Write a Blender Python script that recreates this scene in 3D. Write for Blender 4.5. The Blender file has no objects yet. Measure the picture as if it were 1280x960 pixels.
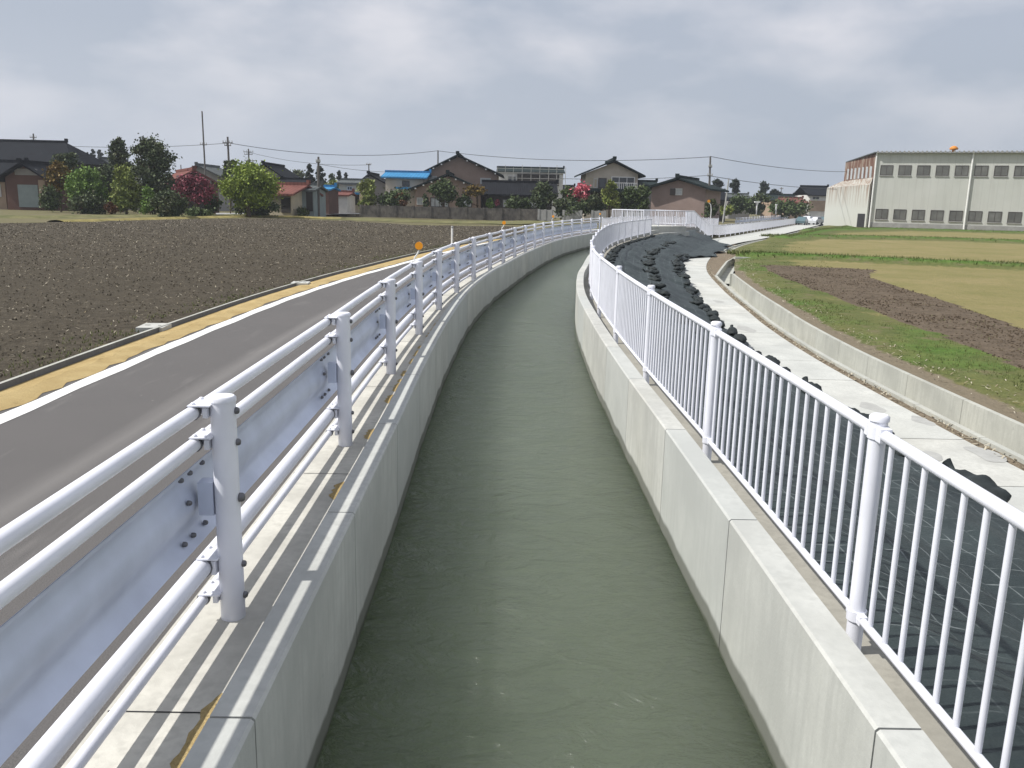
import bpy, math, random
import numpy as np
from mathutils import Vector, Matrix
random.seed(7); RNG = np.random.default_rng(7)
sc = bpy.context.scene
col = sc.collection
R = math.radians

# ------------------------------------------------------------------ camera
F, PITCH, ROLL, H = 1059.4, .21218, .02313, 2.0
fw = np.array([0, math.cos(PITCH), -math.sin(PITCH)])
up0 = np.array([0, math.sin(PITCH), math.cos(PITCH)]); rt0 = np.array([1., 0, 0])
cr, sr = math.cos(ROLL), math.sin(ROLL)
rt = cr*rt0 + sr*up0; upv = -sr*rt0 + cr*up0
cam = bpy.data.cameras.new('camera'); cam_ob = bpy.data.objects.new('camera', cam); col.objects.link(cam_ob)
M4 = Matrix(((rt[0], upv[0], -fw[0], 0), (rt[1], upv[1], -fw[1], 0), (rt[2], upv[2], -fw[2], H), (0, 0, 0, 1)))
cam_ob.matrix_world = M4
cam.sensor_fit = 'HORIZONTAL'; cam.sensor_width = 36; cam.lens = 36*F/1280
cam.clip_start = .05; cam.clip_end = 8000
sc.camera = cam_ob

def W(x, y, Y):
    """world point at forward distance Y seen in photo direction x, y (used to survey real positions)"""
    d = fw*F + rt*(x-640) - upv*(y-480); t = Y/d[1]
    return d[0]*t, Y, H + d[2]*t

def G(x, y, z):
    d = fw*F + rt*(x-640) - upv*(y-480); t = (z-H)/d[2]
    return d[0]*t, d[1]*t

# ------------------------------------------------------------------ world, sun, exposure
SUNV = Vector((.80, .10, -1)).normalized()
world = bpy.data.worlds.new('World'); sc.world = world; world.use_nodes = True
nt = world.node_tree; N = nt.nodes; L = nt.links
bg = N['Background']; bg.inputs[1].default_value = .1
sky = N.new('ShaderNodeTexSky'); sky.sky_type = 'NISHITA'; sky.sun_disc = False
sky.sun_elevation = math.asin(-SUNV.z); sky.sun_rotation = math.atan2(-SUNV.x, -SUNV.y)
sky.air_density = 1.3; sky.dust_density = 3; sky.ozone_density = 1
tc = N.new('ShaderNodeTexCoord')
sep = N.new('ShaderNodeSeparateXYZ'); L.new(tc.outputs['Generated'], sep.inputs[0])
# cloud layer seen from below: direction divided by its height
zc = N.new('ShaderNodeMath'); zc.operation = 'MAXIMUM'; L.new(sep.outputs[2], zc.inputs[0]); zc.inputs[1].default_value = .0
za = N.new('ShaderNodeMath'); za.operation = 'ADD'; L.new(zc.outputs[0], za.inputs[0]); za.inputs[1].default_value = .30
dv = N.new('ShaderNodeVectorMath'); dv.operation = 'DIVIDE'; L.new(tc.outputs['Generated'], dv.inputs[0])
cb = N.new('ShaderNodeCombineXYZ')
for i in range(3): L.new(za.outputs[0], cb.inputs[i])
L.new(cb.outputs[0], dv.inputs[1])
n1 = N.new('ShaderNodeTexNoise'); n1.inputs['Scale'].default_value = 1.7; n1.inputs['Detail'].default_value = 7; n1.inputs['Roughness'].default_value = .5; n1.inputs['Distortion'].default_value = .1
mpc = N.new('ShaderNodeMapping'); mpc.inputs['Scale'].default_value = (3.2, 3.2, 7.5); L.new(tc.outputs['Generated'], mpc.inputs[0]); L.new(mpc.outputs[0], n1.inputs['Vector'])
cr1 = N.new('ShaderNodeValToRGB'); L.new(n1.outputs['Fac'], cr1.inputs[0])
cr1.color_ramp.elements[0].position = .40; cr1.color_ramp.elements[0].color = (4.9, 5.4, 6.4, 1)
cr1.color_ramp.elements[1].position = .66; cr1.color_ramp.elements[1].color = (7.9, 7.9, 8.5, 1)
cmix = N.new('ShaderNodeMixRGB'); cmix.inputs[0].default_value = .86
L.new(sky.outputs[0], cmix.inputs[1]); L.new(cr1.outputs[0], cmix.inputs[2])
# veil of haze toward the horizon
hz = N.new('ShaderNodeMapRange'); L.new(sep.outputs[2], hz.inputs[0])
hz.inputs[1].default_value = 0; hz.inputs[2].default_value = .17; hz.inputs[3].default_value = .9; hz.inputs[4].default_value = 0; hz.clamp = True
hx = N.new('ShaderNodeMapRange'); L.new(sep.outputs[0], hx.inputs[0])
hx.inputs[1].default_value = -.5; hx.inputs[2].default_value = .5; hx.inputs[3].default_value = 0; hx.inputs[4].default_value = 1; hx.clamp = True
hcol = N.new('ShaderNodeMixRGB'); L.new(hx.outputs[0], hcol.inputs[0])
hcol.inputs[1].default_value = (5.9, 6.4, 7.3, 1); hcol.inputs[2].default_value = (4.0, 4.7, 5.6, 1)
hm = N.new('ShaderNodeMixRGB'); L.new(hz.outputs[0], hm.inputs[0]); L.new(cmix.outputs[0], hm.inputs[1]); L.new(hcol.outputs[0], hm.inputs[2])
L.new(hm.outputs[0], bg.inputs[0])
sun = bpy.data.lights.new('sun', 'SUN'); sun.energy = 5.0; sun.angle = R(.8); sun.color = (1, .97, .92)
sun_ob = bpy.data.objects.new('sun', sun); col.objects.link(sun_ob)
sun_ob.rotation_euler = SUNV.to_track_quat('-Z', 'Y').to_euler(); sun_ob.location = (-20, 0, 30)
sc.view_settings.view_transform = 'Standard'; sc.view_settings.look = 'None'
sc.view_settings.exposure = 0; sc.view_settings.gamma = 1; sc.view_settings.use_curve_mapping = False
sc.cycles.max_bounces = 6; sc.cycles.diffuse_bounces = 3; sc.cycles.glossy_bounces = 3
sc.cycles.transparent_max_bounces = 6; sc.cycles.caustics_reflective = False; sc.cycles.caustics_refractive = False

# ------------------------------------------------------------------ materials
class Mat:
    def __init__(s, name, rough=.8, spec=.3, metal=0):
        s.m = bpy.data.materials.new(name); s.m.use_nodes = True
        s.t = s.m.node_tree; s.n = s.t.nodes; s.l = s.t.links; s.b = s.n['Principled BSDF']
        s.b.inputs['Roughness'].default_value = rough; s.b.inputs['Specular IOR Level'].default_value = spec
        s.b.inputs['Metallic'].default_value = metal
        s.tc = s.n.new('ShaderNodeTexCoord'); s.src = s.tc.outputs['Object']
    def vec(s, scale=(1, 1, 1), src=None):
        mp = s.n.new('ShaderNodeMapping'); s.l.new(src or s.src, mp.inputs[0]); mp.inputs['Scale'].default_value = scale
        return mp.outputs[0]
    def noise(s, scale, detail=4, rough=.55, vec=None, dist=0):
        t = s.n.new('ShaderNodeTexNoise'); t.inputs['Scale'].default_value = scale; t.inputs['Detail'].default_value = detail
        t.inputs['Roughness'].default_value = rough; t.inputs['Distortion'].default_value = dist
        s.l.new(vec or s.src, t.inputs['Vector']); return t.outputs['Fac']
    def ramp(s, fac, stops):
        r = s.n.new('ShaderNodeValToRGB'); s.l.new(fac, r.inputs[0]); e = r.color_ramp.elements
        while len(e) < len(stops): e.new(.5)
        for i, (p, c) in enumerate(stops):
            e[i].position = p; e[i].color = (*c, 1) if len(c) == 3 else c
        return r.outputs[0]
    def rng(s, fac, a, b, c=0, d=1):
        r = s.n.new('ShaderNodeMapRange'); s.l.new(fac, r.inputs[0]); r.clamp = True
        for i, v in enumerate((a, b, c, d)): r.inputs[i+1].default_value = v
        return r.outputs[0]
    def mix(s, fac, a, b, mode='MIX'):
        r = s.n.new('ShaderNodeMixRGB'); r.blend_type = mode
        for i, v in enumerate((fac, a, b)):
            if isinstance(v, (int, float)): r.inputs[i].default_value = v if i == 0 else (v, v, v, 1)
            elif isinstance(v, tuple): r.inputs[i].default_value = (*v, 1)
            else: s.l.new(v, r.inputs[i])
        return r.outputs[0]
    def math(s, op, a, b=0):
        r = s.n.new('ShaderNodeMath'); r.operation = op
        for i, v in enumerate((a, b)):
            if isinstance(v, (int, float)): r.inputs[i].default_value = v
            else: s.l.new(v, r.inputs[i])
        return r.outputs[0]
    def sep(s, src=None):
        r = s.n.new('ShaderNodeSeparateXYZ'); s.l.new(src or s.src, r.inputs[0]); return r.outputs
    def col(s, v):
        if isinstance(v, tuple): s.b.inputs['Base Color'].default_value = (*v, 1)
        else: s.l.new(v, s.b.inputs['Base Color'])
        return s
    def bump(s, h, strength=.5, dist=.02):
        b = s.n.new('ShaderNodeBump'); b.inputs['Strength'].default_value = strength; b.inputs['Distance'].default_value = dist
        s.l.new(h, b.inputs['Height']); s.l.new(b.outputs[0], s.b.inputs['Normal']); return s
    def island(s):
        g = s.n.new('ShaderNodeNewGeometry'); return g.outputs['Random Per Island']
    def rand(s):
        g = s.n.new('ShaderNodeObjectInfo'); return g.outputs['Random']
    def uv(s): return s.tc.outputs['UV']

def simple(name, c, var=.12, scale=3, rough=.75, spec=.3, metal=0, bump=0, bscale=None):
    m = Mat(name, rough, spec, metal)
    f = m.noise(scale, 5)
    c2 = m.mix(m.rng(f, .3, .7), tuple(x*(1-var) for x in c), tuple(min(1, x*(1+var)) for x in c))
    m.col(c2)
    if bump: m.bump(m.noise(bscale or scale*8, 4), bump, .01)
    return m.m

def concrete(name, c, warm=.0, obj_var=.0, wet=False):
    m = Mat(name, .85, .25)
    a = m.noise(1.3, 6, .6); b = m.noise(22, 5, .6); st = m.noise(6, 4, .5, m.vec((3, 3, .35)))
    base = m.mix(m.rng(a, .36, .64), tuple(x*.80 for x in c), tuple(x*1.10 for x in c))
    base = m.mix(m.rng(b, .35, .65, 0, .22), base, tuple(x*.72 for x in c))
    base = m.mix(m.rng(st, .45, .65, 0, .5), base, tuple(x*.74 for x in c))
    dr = m.noise(5.5, 5, .65, m.vec((1, 1, .08))); base = m.mix(m.rng(dr, .58, .72, 0, .26), base, tuple(x*.62 for x in c))
    pk = m.noise(9, 3, .8); base = m.mix(m.rng(pk, .68, .74, 0, .5), base, tuple(x*.55 for x in c)); base = m.mix(m.rng(pk, .27, .32, .3, 0), base, tuple(min(1, x*1.3) for x in c))
    big = m.noise(.35, 4, .6)
    base = m.mix(m.rng(big, .5, .7, 0, .25), base, (c[0]*.8, c[1]*.77, c[2]*.68))
    if obj_var:
        base = m.mix(m.rng(m.rand(), 0, 1, 0, obj_var), base, (c[0]*.8, c[1]*.84, c[2]*.88))
    if wet:   # waterline: a dark damp stain of its own wavy shape
        z = m.sep()[2]; wv = m.noise(1.1, 4, .6, m.vec((1, 1, .2)))
        lvl = m.math('ADD', z, m.math('MULTIPLY', wv, -.16))
        k = m.rng(lvl, -.62, -.585, 1, 0)
        base = m.mix(m.math('MULTIPLY', k, .8), base, (.10, .105, .085))
        k2 = m.rng(lvl, -.72, -.69, 1, 0)
        base = m.mix(m.math('MULTIPLY', k2, .8), base, (.05, .06, .035))
    m.col(base); m.bump(m.noise(45, 5, .65), .25, .006)
    return m.m

MT = {}
MT['conc_wall'] = concrete('concrete_wall', (.51, .51, .475), obj_var=.55, wet=True)
MT['conc_slab'] = concrete('concrete_slab', (.56, .545, .49))
MT['conc_pave'] = concrete('concrete_pavement', (.54, .54, .50), obj_var=.35)
MT['conc_drain'] = concrete('concrete_drain', (.46, .46, .41), obj_var=.3)
MT['conc_ledge'] = concrete('soiled_shaded_ledge', (.33, .315, .27)); MT['conc_dark'] = concrete('dark_concrete_board', (.17, .175, .18)); MT['conc_grey'] = concrete('concrete_grey', (.34, .34, .33))  # ledge colour: earthy brown, with the bottom rail's shadow darkened into it
MT['paint'] = simple('white_powder_coat', (.76, .77, .83), .075, 2.6, .40, .5)
MT['galv'] = simple('zinc_coated_steel', (.58, .63, .76), .12, 3, .42, .5, .15)
MT['bolt'] = simple('bolt_steel', (.16, .16, .17), .1, 20, .45, .5, .7)
MT['orange'] = simple('orange_reflector', (.95, .36, .01), .05, 20, .3, .5)
MT['white'] = simple('white_paint', (.78, .78, .76), .06, 3, .6)
MT['wood_pole'] = simple('weathered_pole', (.13, .12, .11), .15, 4, .9)
MT['conc_pole'] = simple('concrete_pole', (.38, .38, .36), .1, 4, .9)
MT['wire'] = simple('black_wire', (.05, .055, .06), .05, 4, .6)
MT['bark'] = simple('tree_bark', (.10, .075, .05), .3, 9, .95, .1, 0, .6)
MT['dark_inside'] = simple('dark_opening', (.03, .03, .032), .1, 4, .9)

m = Mat('asphalt', .82, .35)
s_uv = m.sep(m.uv())
n = m.noise(150, 4, .8); n2 = m.noise(.9, 5, .6); 
base = m.mix(m.rng(n, .3, .72), (.036, .034, .033), (.175, .166, .160))
base = m.mix(m.rng(n2, .4, .7, 0, .35), base, (.12, .112, .108))
strk = m.noise(3.0, 4, .6, m.vec((.06, 1, 1), m.uv()))
dd = m.math('ABSOLUTE', m.math('ADD', s_uv[1], m.math('ADD', m.math('MULTIPLY', strk, .25), 3.40)))
k = m.rng(dd, .0, .20, .5, 0)
base = m.mix(k, base, (.21, .20, .19))
lt = m.noise(2.2, 3, .6, m.vec((.25, 1.6, 1), m.uv()))
base = m.mix(m.rng(lt, .60, .70, 0, .35), base, (.19, .18, .17))
fl = m.noise(14, 2, .5); base = m.mix(m.rng(fl, .74, .80, 0, .8), base, (.33, .32, .29))
m.col(base); m.bump(m.noise(180, 3, .7), .5, .006); MT['asphalt'] = m.m

m = Mat('road_paint', .7, .3)
n = m.noise(9, 5, .65); n2 = m.noise(120, 3, .6)
c = m.mix(m.rng(n, .25, .75), (.66, .66, .63), (.82, .82, .79)); c = m.mix(m.rng(n2, .62, .7, 0, .5), c, (.3, .29, .27))
m.col(c); MT['line'] = m.m

m = Mat('sand_verge', .95, .1)
n = m.noise(2.2, 5, .6); n2 = m.noise(60, 4, .7)
c = m.mix(m.rng(n, .3, .7), (.40, .29, .13), (.54, .42, .21)); c = m.mix(m.rng(n2, .4, .7, 0, .45), c, (.27, .2, .10))
n3 = m.noise(7, 4, .6); c = m.mix(m.rng(n3, .66, .74, 0, .7), c, (.13, .11, .05))
m.col(c); m.bump(n2, .9, .02); MT['sand'] = m.m

def soil(name, c1, c2, c3, flk=(.40, .36, .28)):
    m = Mat(name, .97, .08)
    a = m.noise(.12, 4, .6); b = m.noise(4.5, 6, .7); c_ = m.noise(28, 5, .7); v = m.noise(.7, 3, .5)
    c = m.mix(m.rng(b, .32, .7), c1, c2); c = m.mix(m.rng(a, .38, .62, 0, .7), c, c3)
    c = m.mix(m.rng(c_, .55, .75, 0, .6), c, tuple(x*1.8 for x in c2))
    sp = m.noise(17, 3, .8, m.vec((1, 1, 1))); c = m.mix(m.rng(sp, .655, .70, 0, .8), c, flk)
    m.col(c); m.bump(b, 1, .12); return m.m
MT['soil'] = soil('ploughed_soil', (.052, .044, .033), (.112, .096, .072), (.070, .060, .045))
MT['soil2'] = soil('brown_field_soil', (.055, .038, .025), (.135, .095, .062), (.10, .08, .055))
MT['dirt'] = soil('bare_dirt', (.15, .12, .085), (.25, .205, .15), (.2, .165, .12))

# right-hand land: worn grass, stubble and soil by zone attributes on the mesh
m = Mat('right_land', .95, .1)
att = m.n.new('ShaderNodeVertexColor'); att.layer_name = 'zone'; zs = m.n.new('ShaderNodeSeparateColor'); m.l.new(att.outputs[0], zs.inputs[0])
a = m.noise(.35, 5, .6); b = m.noise(3.2, 6, .7); d = m.noise(24, 5, .7)
stub = m.mix(m.rng(a, .35, .65), (.19, .175, .07), (.25, .21, .10)); stub = m.mix(m.rng(b, .5, .75, 0, .6), stub, (.12, .135, .045))
stub = m.mix(m.rng(d, .5, .75, 0, .5), stub, (.30, .25, .13))
grs = m.mix(m.rng(b, .3, .7), (.06, .085, .025), (.14, .15, .055)); grs = m.mix(m.rng(a, .45, .65, 0, .5), grs, (.15, .135, .055))
grs = m.mix(m.rng(d, .45, .75, 0, .5), grs, (.16, .17, .07))
br = m.mix(m.rng(b, .3, .7), (.075, .058, .042), (.155, .122, .088)); br = m.mix(m.rng(d, .5, .75, 0, .5), br, (.24, .19, .14))
def edge(ch):
    h = m.math('ADD', ch, m.math('MULTIPLY', m.math('ADD', b, -.5), .9)); return m.rng(h, .42, .58)
lush = m.mix(m.rng(b, .3, .7), (.05, .11, .018), (.11, .19, .04))
grs = m.mix(m.rng(zs.outputs[1], .72, .95), grs, lush)
pt = m.noise(1.1, 4, .65); grs = m.mix(m.rng(pt, .55, .68, 0, .75), grs, (.17, .14, .085))
c = m.mix(edge(zs.outputs[1]), stub, grs); c = m.mix(edge(zs.outputs[0]), c, br)
c = m.mix(edge(zs.outputs[2]), c, (.185, .155, .11))
m.col(c); m.bump(b, 1, .10); MT['land'] = m.m

m = Mat('left_verge_land', .95, .1)
a = m.noise(.2, 5, .6); b = m.noise(2.4, 6, .7)
c = m.mix(m.rng(b, .3, .7), (.10, .10, .045), (.17, .155, .075)); c = m.mix(m.rng(a, .4, .65, 0, .7), c, (.15, .125, .085))
m.col(c); MT['verge'] = m.m

m = Mat('canal_water', .06, .5)
m.b.inputs['IOR'].default_value = 1.33
n = m.noise(.55, 4, .6, m.vec((1.0, .35, 1)))
c = m.mix(m.rng(n, .3, .7), (.108, .134, .086), (.136, .166, .110)); m.col(c)
w1 = m.noise(2.6, 5, .62, m.vec((1.0, 1.5, 1)), .6); w2 = m.noise(11, 4, .6, m.vec((.8, 1.7, 1)), .8); w3 = m.noise(38, 2, .5, m.vec((.9, 1.4, 1)), .5)
hgt = m.math('ADD', m.math('MULTIPLY', w1, 1.0), m.math('ADD', m.math('MULTIPLY', w2, .26), m.math('MULTIPLY', w3, .035)))
m.bump(hgt, 1.0, .085)
m.b.inputs['Roughness'].default_value = .12
m.b.inputs['Subsurface Weight'].default_value = 1; m.b.inputs['Subsurface Radius'].default_value = (1, 1.1, .8); m.b.inputs['Subsurface Scale'].default_value = 12
MT['water'] = m.m

# black weed sheet with pale woven grid lines
m = Mat('weed_sheet', .58, .35)
u = m.sep(m.uv())
wob = m.noise(.9, 3, .5)
def grid(o, step):
    t = m.math('ADD', o, m.math('MULTIPLY', wob, .10)); f = m.math('FRACT', m.math('DIVIDE', t, step)); return m.rng(m.math('ABSOLUTE', m.math('ADD', f, -.5)), 0, .034, .9, 0)
gl = m.math('MAXIMUM', grid(u[0], .26), grid(u[1], .26))
brk = m.rng(m.noise(5, 2, .5), .40, .6); gl = m.math('MULTIPLY', gl, m.math('MULTIPLY', brk, m.rng(m.noise(.5, 3, .5), .38, .56, .25, 1)))
ft = m.n.new('ShaderNodeCameraData') if False else None
b = m.noise(1.2, 5, .6)
c = m.mix(m.rng(b, .3, .7), (.015, .023, .024), (.036, .050, .050)); c = m.mix(m.math('MULTIPLY', gl, .75), c, (.30, .33, .33))
dst = m.noise(7, 5, .7); c = m.mix(m.rng(dst, .5, .8, 0, .35), c, (.05, .06, .058))
m.col(c); m.bump(m.math('ADD', m.noise(3.0, 4, .6), m.math('MULTIPLY', m.noise(16, 3, .6), .3)), .8, .05); MT['sheet'] = m.m
MT['bag'] = simple('black_sandbag', (.022, .028, .029), .45, 6, .72, .3, 0, .9, 20)

def leafmat(name, c1, c2, c3=None, trans=.15):
    m = Mat(name, .6, .25); i = m.island(); n = m.noise(.8, 3)
    c = m.mix(i, c1, c2)
    if c3: c = m.mix(m.rng(n, .45, .65), c, m.mix(i, c3, c2))
    m.col(c)
    try: m.b.inputs['Transmission Weight'].default_value = 0
    except Exception: pass
    m.b.inputs['Subsurface Weight'].default_value = 0
    return m.m
MT['leaf_dark'] = leafmat('dark_evergreen_leaves', (.030, .050, .020), (.095, .125, .050), (.085, .08, .04))
MT['leaf_cedar'] = leafmat('cedar_needles', (.012, .022, .014), (.030, .042, .024))
MT['leaf_lime'] = leafmat('lime_green_leaves', (.12, .18, .02), (.27, .34, .05), (.16, .20, .03))
MT['leaf_bright'] = leafmat('fresh_green_leaves', (.08, .15, .025), (.20, .30, .06))
MT['leaf_yellow'] = leafmat('yellow_green_leaves', (.11, .15, .03), (.25, .29, .07), (.12, .12, .04))
MT['leaf_orange'] = leafmat('orange_brown_leaves', (.14, .07, .012), (.22, .15, .025), (.06, .07, .02))
MT['leaf_mid'] = leafmat('mid_green_leaves', (.04, .065, .02), (.10, .14, .045), (.06, .07, .03))
MT['leaf_red'] = leafmat('red_maple_leaves', (.14, .03, .045), (.30, .07, .10), (.06, .02, .02))
MT['leaf_pink'] = leafmat('pink_blossom', (.42, .05, .09), (.70, .22, .26))
MT['leaf_azalea'] = leafmat('pink_azalea_bloom', (.38, .05, .15), (.60, .16, .30), (.08, .10, .04))
MT['leaf_pale'] = leafmat('pale_green_leaves', (.10, .12, .06), (.17, .19, .10))
MT['leaf_hedge'] = leafmat('rusty_hedge_leaves', (.10, .04, .015), (.17, .08, .03))
m = Mat('grass_blades', .7, .2); i = m.island(); m.col(m.mix(i, (.06, .09, .02), (.19, .20, .075))); MT['blade'] = m.m
m = Mat('dry_straw', .8, .2); i = m.island(); m.col(m.mix(i, (.22, .18, .11), (.46, .42, .33))); MT['straw'] = m.m
m = Mat('soil_clod', .97, .08); i = m.island(); m.col(m.mix(i, (.055, .047, .034), (.14, .122, .092))); MT['clod'] = m.m
m = Mat('brown_clod', .97, .08); i = m.island(); m.col(m.mix(i, (.06, .045, .032), (.15, .118, .085))); MT['clod2'] = m.m

def roofmat(name, c, step=.3, rough=.9):
    m = Mat(name, rough, .1)
    b = m.noise(.8, 4); cc = m.mix(m.rng(b, .3, .7), tuple(x*.8 for x in c), tuple(x*1.2 for x in c))
    g = m.sep(m.uv()); t = m.rng(m.math('ABSOLUTE', m.math('ADD', m.math('FRACT', m.math('DIVIDE', g[0], step)), -.5)), .3, .5, 0, 1)
    cc = m.mix(m.math('MULTIPLY', t, .5), cc, tuple(x*.5 for x in c)); m.col(cc); m.bump(t, .6, .05); return m.m
MT['roof_dark'] = roofmat('dark_roof_tiles', (.013, .015, .019))
MT['roof_green'] = roofmat('dark_green_roof_tiles', (.020, .030, .030))
MT['roof_black'] = roofmat('black_roof_tiles', (.012, .013, .016))
MT['roof_red'] = roofmat('red_metal_roof', (.17, .072, .06), .45)
MT['roof_blue'] = roofmat('blue_metal_roof', (.05, .21, .40), .45)
MT['roof_grey'] = roofmat('grey_roof', (.10, .11, .11), .45)
def wall(name, c, var=.1): return simple(name, c, var, 1.2, .9, .15)
MT['w_brown'] = wall('brown_render', (.31, .225, .18)); MT['w_beige'] = wall('beige_render', (.50, .45, .38))
MT['w_grey'] = wall('grey_render', (.30, .29, .28)); MT['w_tan'] = wall('tan_wall', (.36, .27, .20))
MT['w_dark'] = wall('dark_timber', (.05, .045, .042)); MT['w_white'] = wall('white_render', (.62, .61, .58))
MT['w_redbrown'] = wall('red_brown_boards', (.13, .075, .06)); MT['w_green'] = wall('grey_green_sheet', (.24, .28, .28))
MT['w_taupe'] = wall('taupe_siding', (.27, .205, .18)); MT['w_cream'] = wall('cream_wall', (.48, .42, .32))
m = Mat('window_glass', .12, .6); m.col((.045, .05, .055)); MT['glass'] = m.m
MT['glass_dull'] = simple('dusty_window_glass', (.13, .13, .12), .35, .6, .35, .5); MT['glass_pale'] = simple('curtained_glass', (.42, .44, .44), .2, 2, .3, .5)
MT['frame'] = simple('window_frame', (.55, .55, .53), .05, 4, .5)
MT['frame_dark'] = simple('bronze_window_frame', (.07, .06, .055), .05, 4, .5)
m = Mat('block_garden_wall', .92, .15)
a = m.noise(.9, 5, .65); b = m.noise(5, 4, .6, m.vec((1, 1, .4)))
c = m.mix(m.rng(a, .35, .65), (.075, .07, .065), (.18, .165, .145)); c = m.mix(m.rng(b, .45, .75, 0, .75), c, (.045, .042, .04)); m.col(c); MT['gwall'] = m.m
m = Mat('factory_sheet', .75, .25)
a = m.noise(.25, 5, .6); st = m.noise(1.0, 5, .6, m.vec((1.3, 1.3, .12))); z = m.sep()[2]
c = m.mix(m.rng(a, .3, .7), (.50, .51, .47), (.56, .565, .53)); c = m.mix(m.rng(st, .52, .72, 0, .35), c, (.38, .38, .35))
rib = m.rng(m.math('ABSOLUTE', m.math('ADD', m.math('FRACT', m.math('MULTIPLY', m.sep(m.uv())[0], 1.0)), -.5)), .44, .5, 0, .25)
c = m.mix(rib, c, (.28, .28, .26)); m.col(c); MT['factory'] = m.m
m = Mat('rusty_sheet', .9, .15)
a = m.noise(.8, 5, .65, m.vec((1.5, 1.5, .35))); c = m.ramp(a, [(.25, (.10, .055, .04)), (.5, (.17, .095, .07)), (.66, (.36, .33, .27))]); m.col(c); MT['rust'] = m.m
m = Mat('annex_sheet', .85, .2)
a = m.noise(1.6, 5, .6, m.vec((2, 2, .12))); z = m.sep()[2]
k = m.math('MULTIPLY', m.rng(a, .42, .6), m.rng(z, 2.0, 6, 0, 1)); c = m.mix(k, (.49, .50, .46), (.22, .13, .08)); m.col(c); MT['annex'] = m.m

# ------------------------------------------------------------------ mesh helpers
class MB:
    def __init__(s): s.v = []; s.f = []; s.uv = []; s.sm = []
    def add(s, verts, faces, smooth=False, uvs=None):
        o = len(s.v); s.v += [tuple(map(float, p)) for p in verts]
        for f in faces:
            s.f.append(tuple(i+o for i in f)); s.sm.append(smooth)
        s.uv += uvs if uvs else [(p[0], p[1]) for p in verts]
        return s
    def box(s, c, d, rz=0, M=None):
        x, y, z = (k/2 for k in d); vs = [(sx*x, sy*y, sz*z) for sz in (-1, 1) for sy in (-1, 1) for sx in (-1, 1)]
        ca, sa = math.cos(rz), math.sin(rz)
        out = []
        for v in vs:
            out.append((c[0]+v[0]*ca-v[1]*sa, c[1]+v[0]*sa+v[1]*ca, c[2]+v[2]))
        return s.add(out, [(0, 2, 3, 1), (4, 5, 7, 6), (0, 1, 5, 4), (2, 6, 7, 3), (0, 4, 6, 2), (1, 3, 7, 5)], uvs=[(v[0]+v[1], v[2]) for v in vs])
    def tube(s, pts, r, n=10, cap=True):
        P = [Vector(p) for p in pts]; rs = r if isinstance(r, (list, tuple)) else [r]*len(P)
        rings = []; up = None
        for i, p in enumerate(P):
            t = (P[min(i+1, len(P)-1)]-P[max(i-1, 0)]).normalized()
            if up is None: up = Vector((0, 0, 1)) if abs(t.z) < .9 else Vector((0, 1, 0))
            a = t.cross(up).normalized(); b = a.cross(t).normalized(); up = b
            rings.append([tuple(p+a*math.cos(k*2*math.pi/n)*rs[i]+b*math.sin(k*2*math.pi/n)*rs[i]) for k in range(n)])
        vs = [q for g in rings for q in g]; fs = []
        for i in range(len(P)-1):
            for k in range(n): fs.append((i*n+k, i*n+(k+1) % n, (i+1)*n+(k+1) % n, (i+1)*n+k))
        s.add(vs, fs, True)
        if cap:
            s.add(rings[0], [tuple(range(n))]); s.add(rings[-1], [tuple(reversed(range(n)))])
        return s
    def poly(s, pts, thick):   # prism: list of (x,y,z) outline, extrude vector
        n = len(pts); t = thick
        vs = list(pts)+[(p[0]+t[0], p[1]+t[1], p[2]+t[2]) for p in pts]
        fs = [tuple(range(n)), tuple(reversed(range(n, 2*n)))]+[(i, i+n, (i+1) % n+n, (i+1) % n) for i in range(n)]
        return s.add(vs, fs)
    def dome(s, c, axis, r, h, n=8):
        a = Vector(axis).normalized(); u = a.orthogonal().normalized(); w = a.cross(u); c = Vector(c)
        vs = []; lv = [(1, 0), (1, .5), (.7, .85)]
        for (k, hh) in lv: vs += [tuple(c+a*h*hh+(u*math.cos(i*2*math.pi/n)+w*math.sin(i*2*math.pi/n))*r*k) for i in range(n)]
        vs.append(tuple(c+a*h)); fs = []
        for j in range(2):
            for i in range(n): fs.append((j*n+i, j*n+(i+1) % n, (j+1)*n+(i+1) % n, (j+1)*n+i))
        for i in range(n): fs.append((2*n+i, 2*n+(i+1) % n, 3*n))
        return s.add(vs, fs, True)
    def build(s, name, mat, parent=None, weld=False):
        me = bpy.data.meshes.new(name); me.from_pydata(s.v, [], s.f)
        uvl = me.uv_layers.new(name='UVMap')
        li = np.empty(len(me.loops), dtype=np.int32); me.loops.foreach_get('vertex_index', li)
        uvl.data.foreach_set('uv', np.array(s.uv, dtype=np.float32)[li].ravel())
        me.polygons.foreach_set('use_smooth', s.sm)
        me.materials.append(MT[mat] if isinstance(mat, str) else mat)
        me.update()
        if weld:
            import bmesh
            bm = bmesh.new(); bm.from_mesh(me); bmesh.ops.remove_doubles(bm, verts=bm.verts, dist=1e-4); bmesh.ops.recalc_face_normals(bm, faces=bm.faces); bm.to_mesh(me); bm.free()
        o = bpy.data.objects.new(name, me); col.objects.link(o)
        if parent is not None: attach(o, parent)
        return o

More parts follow.
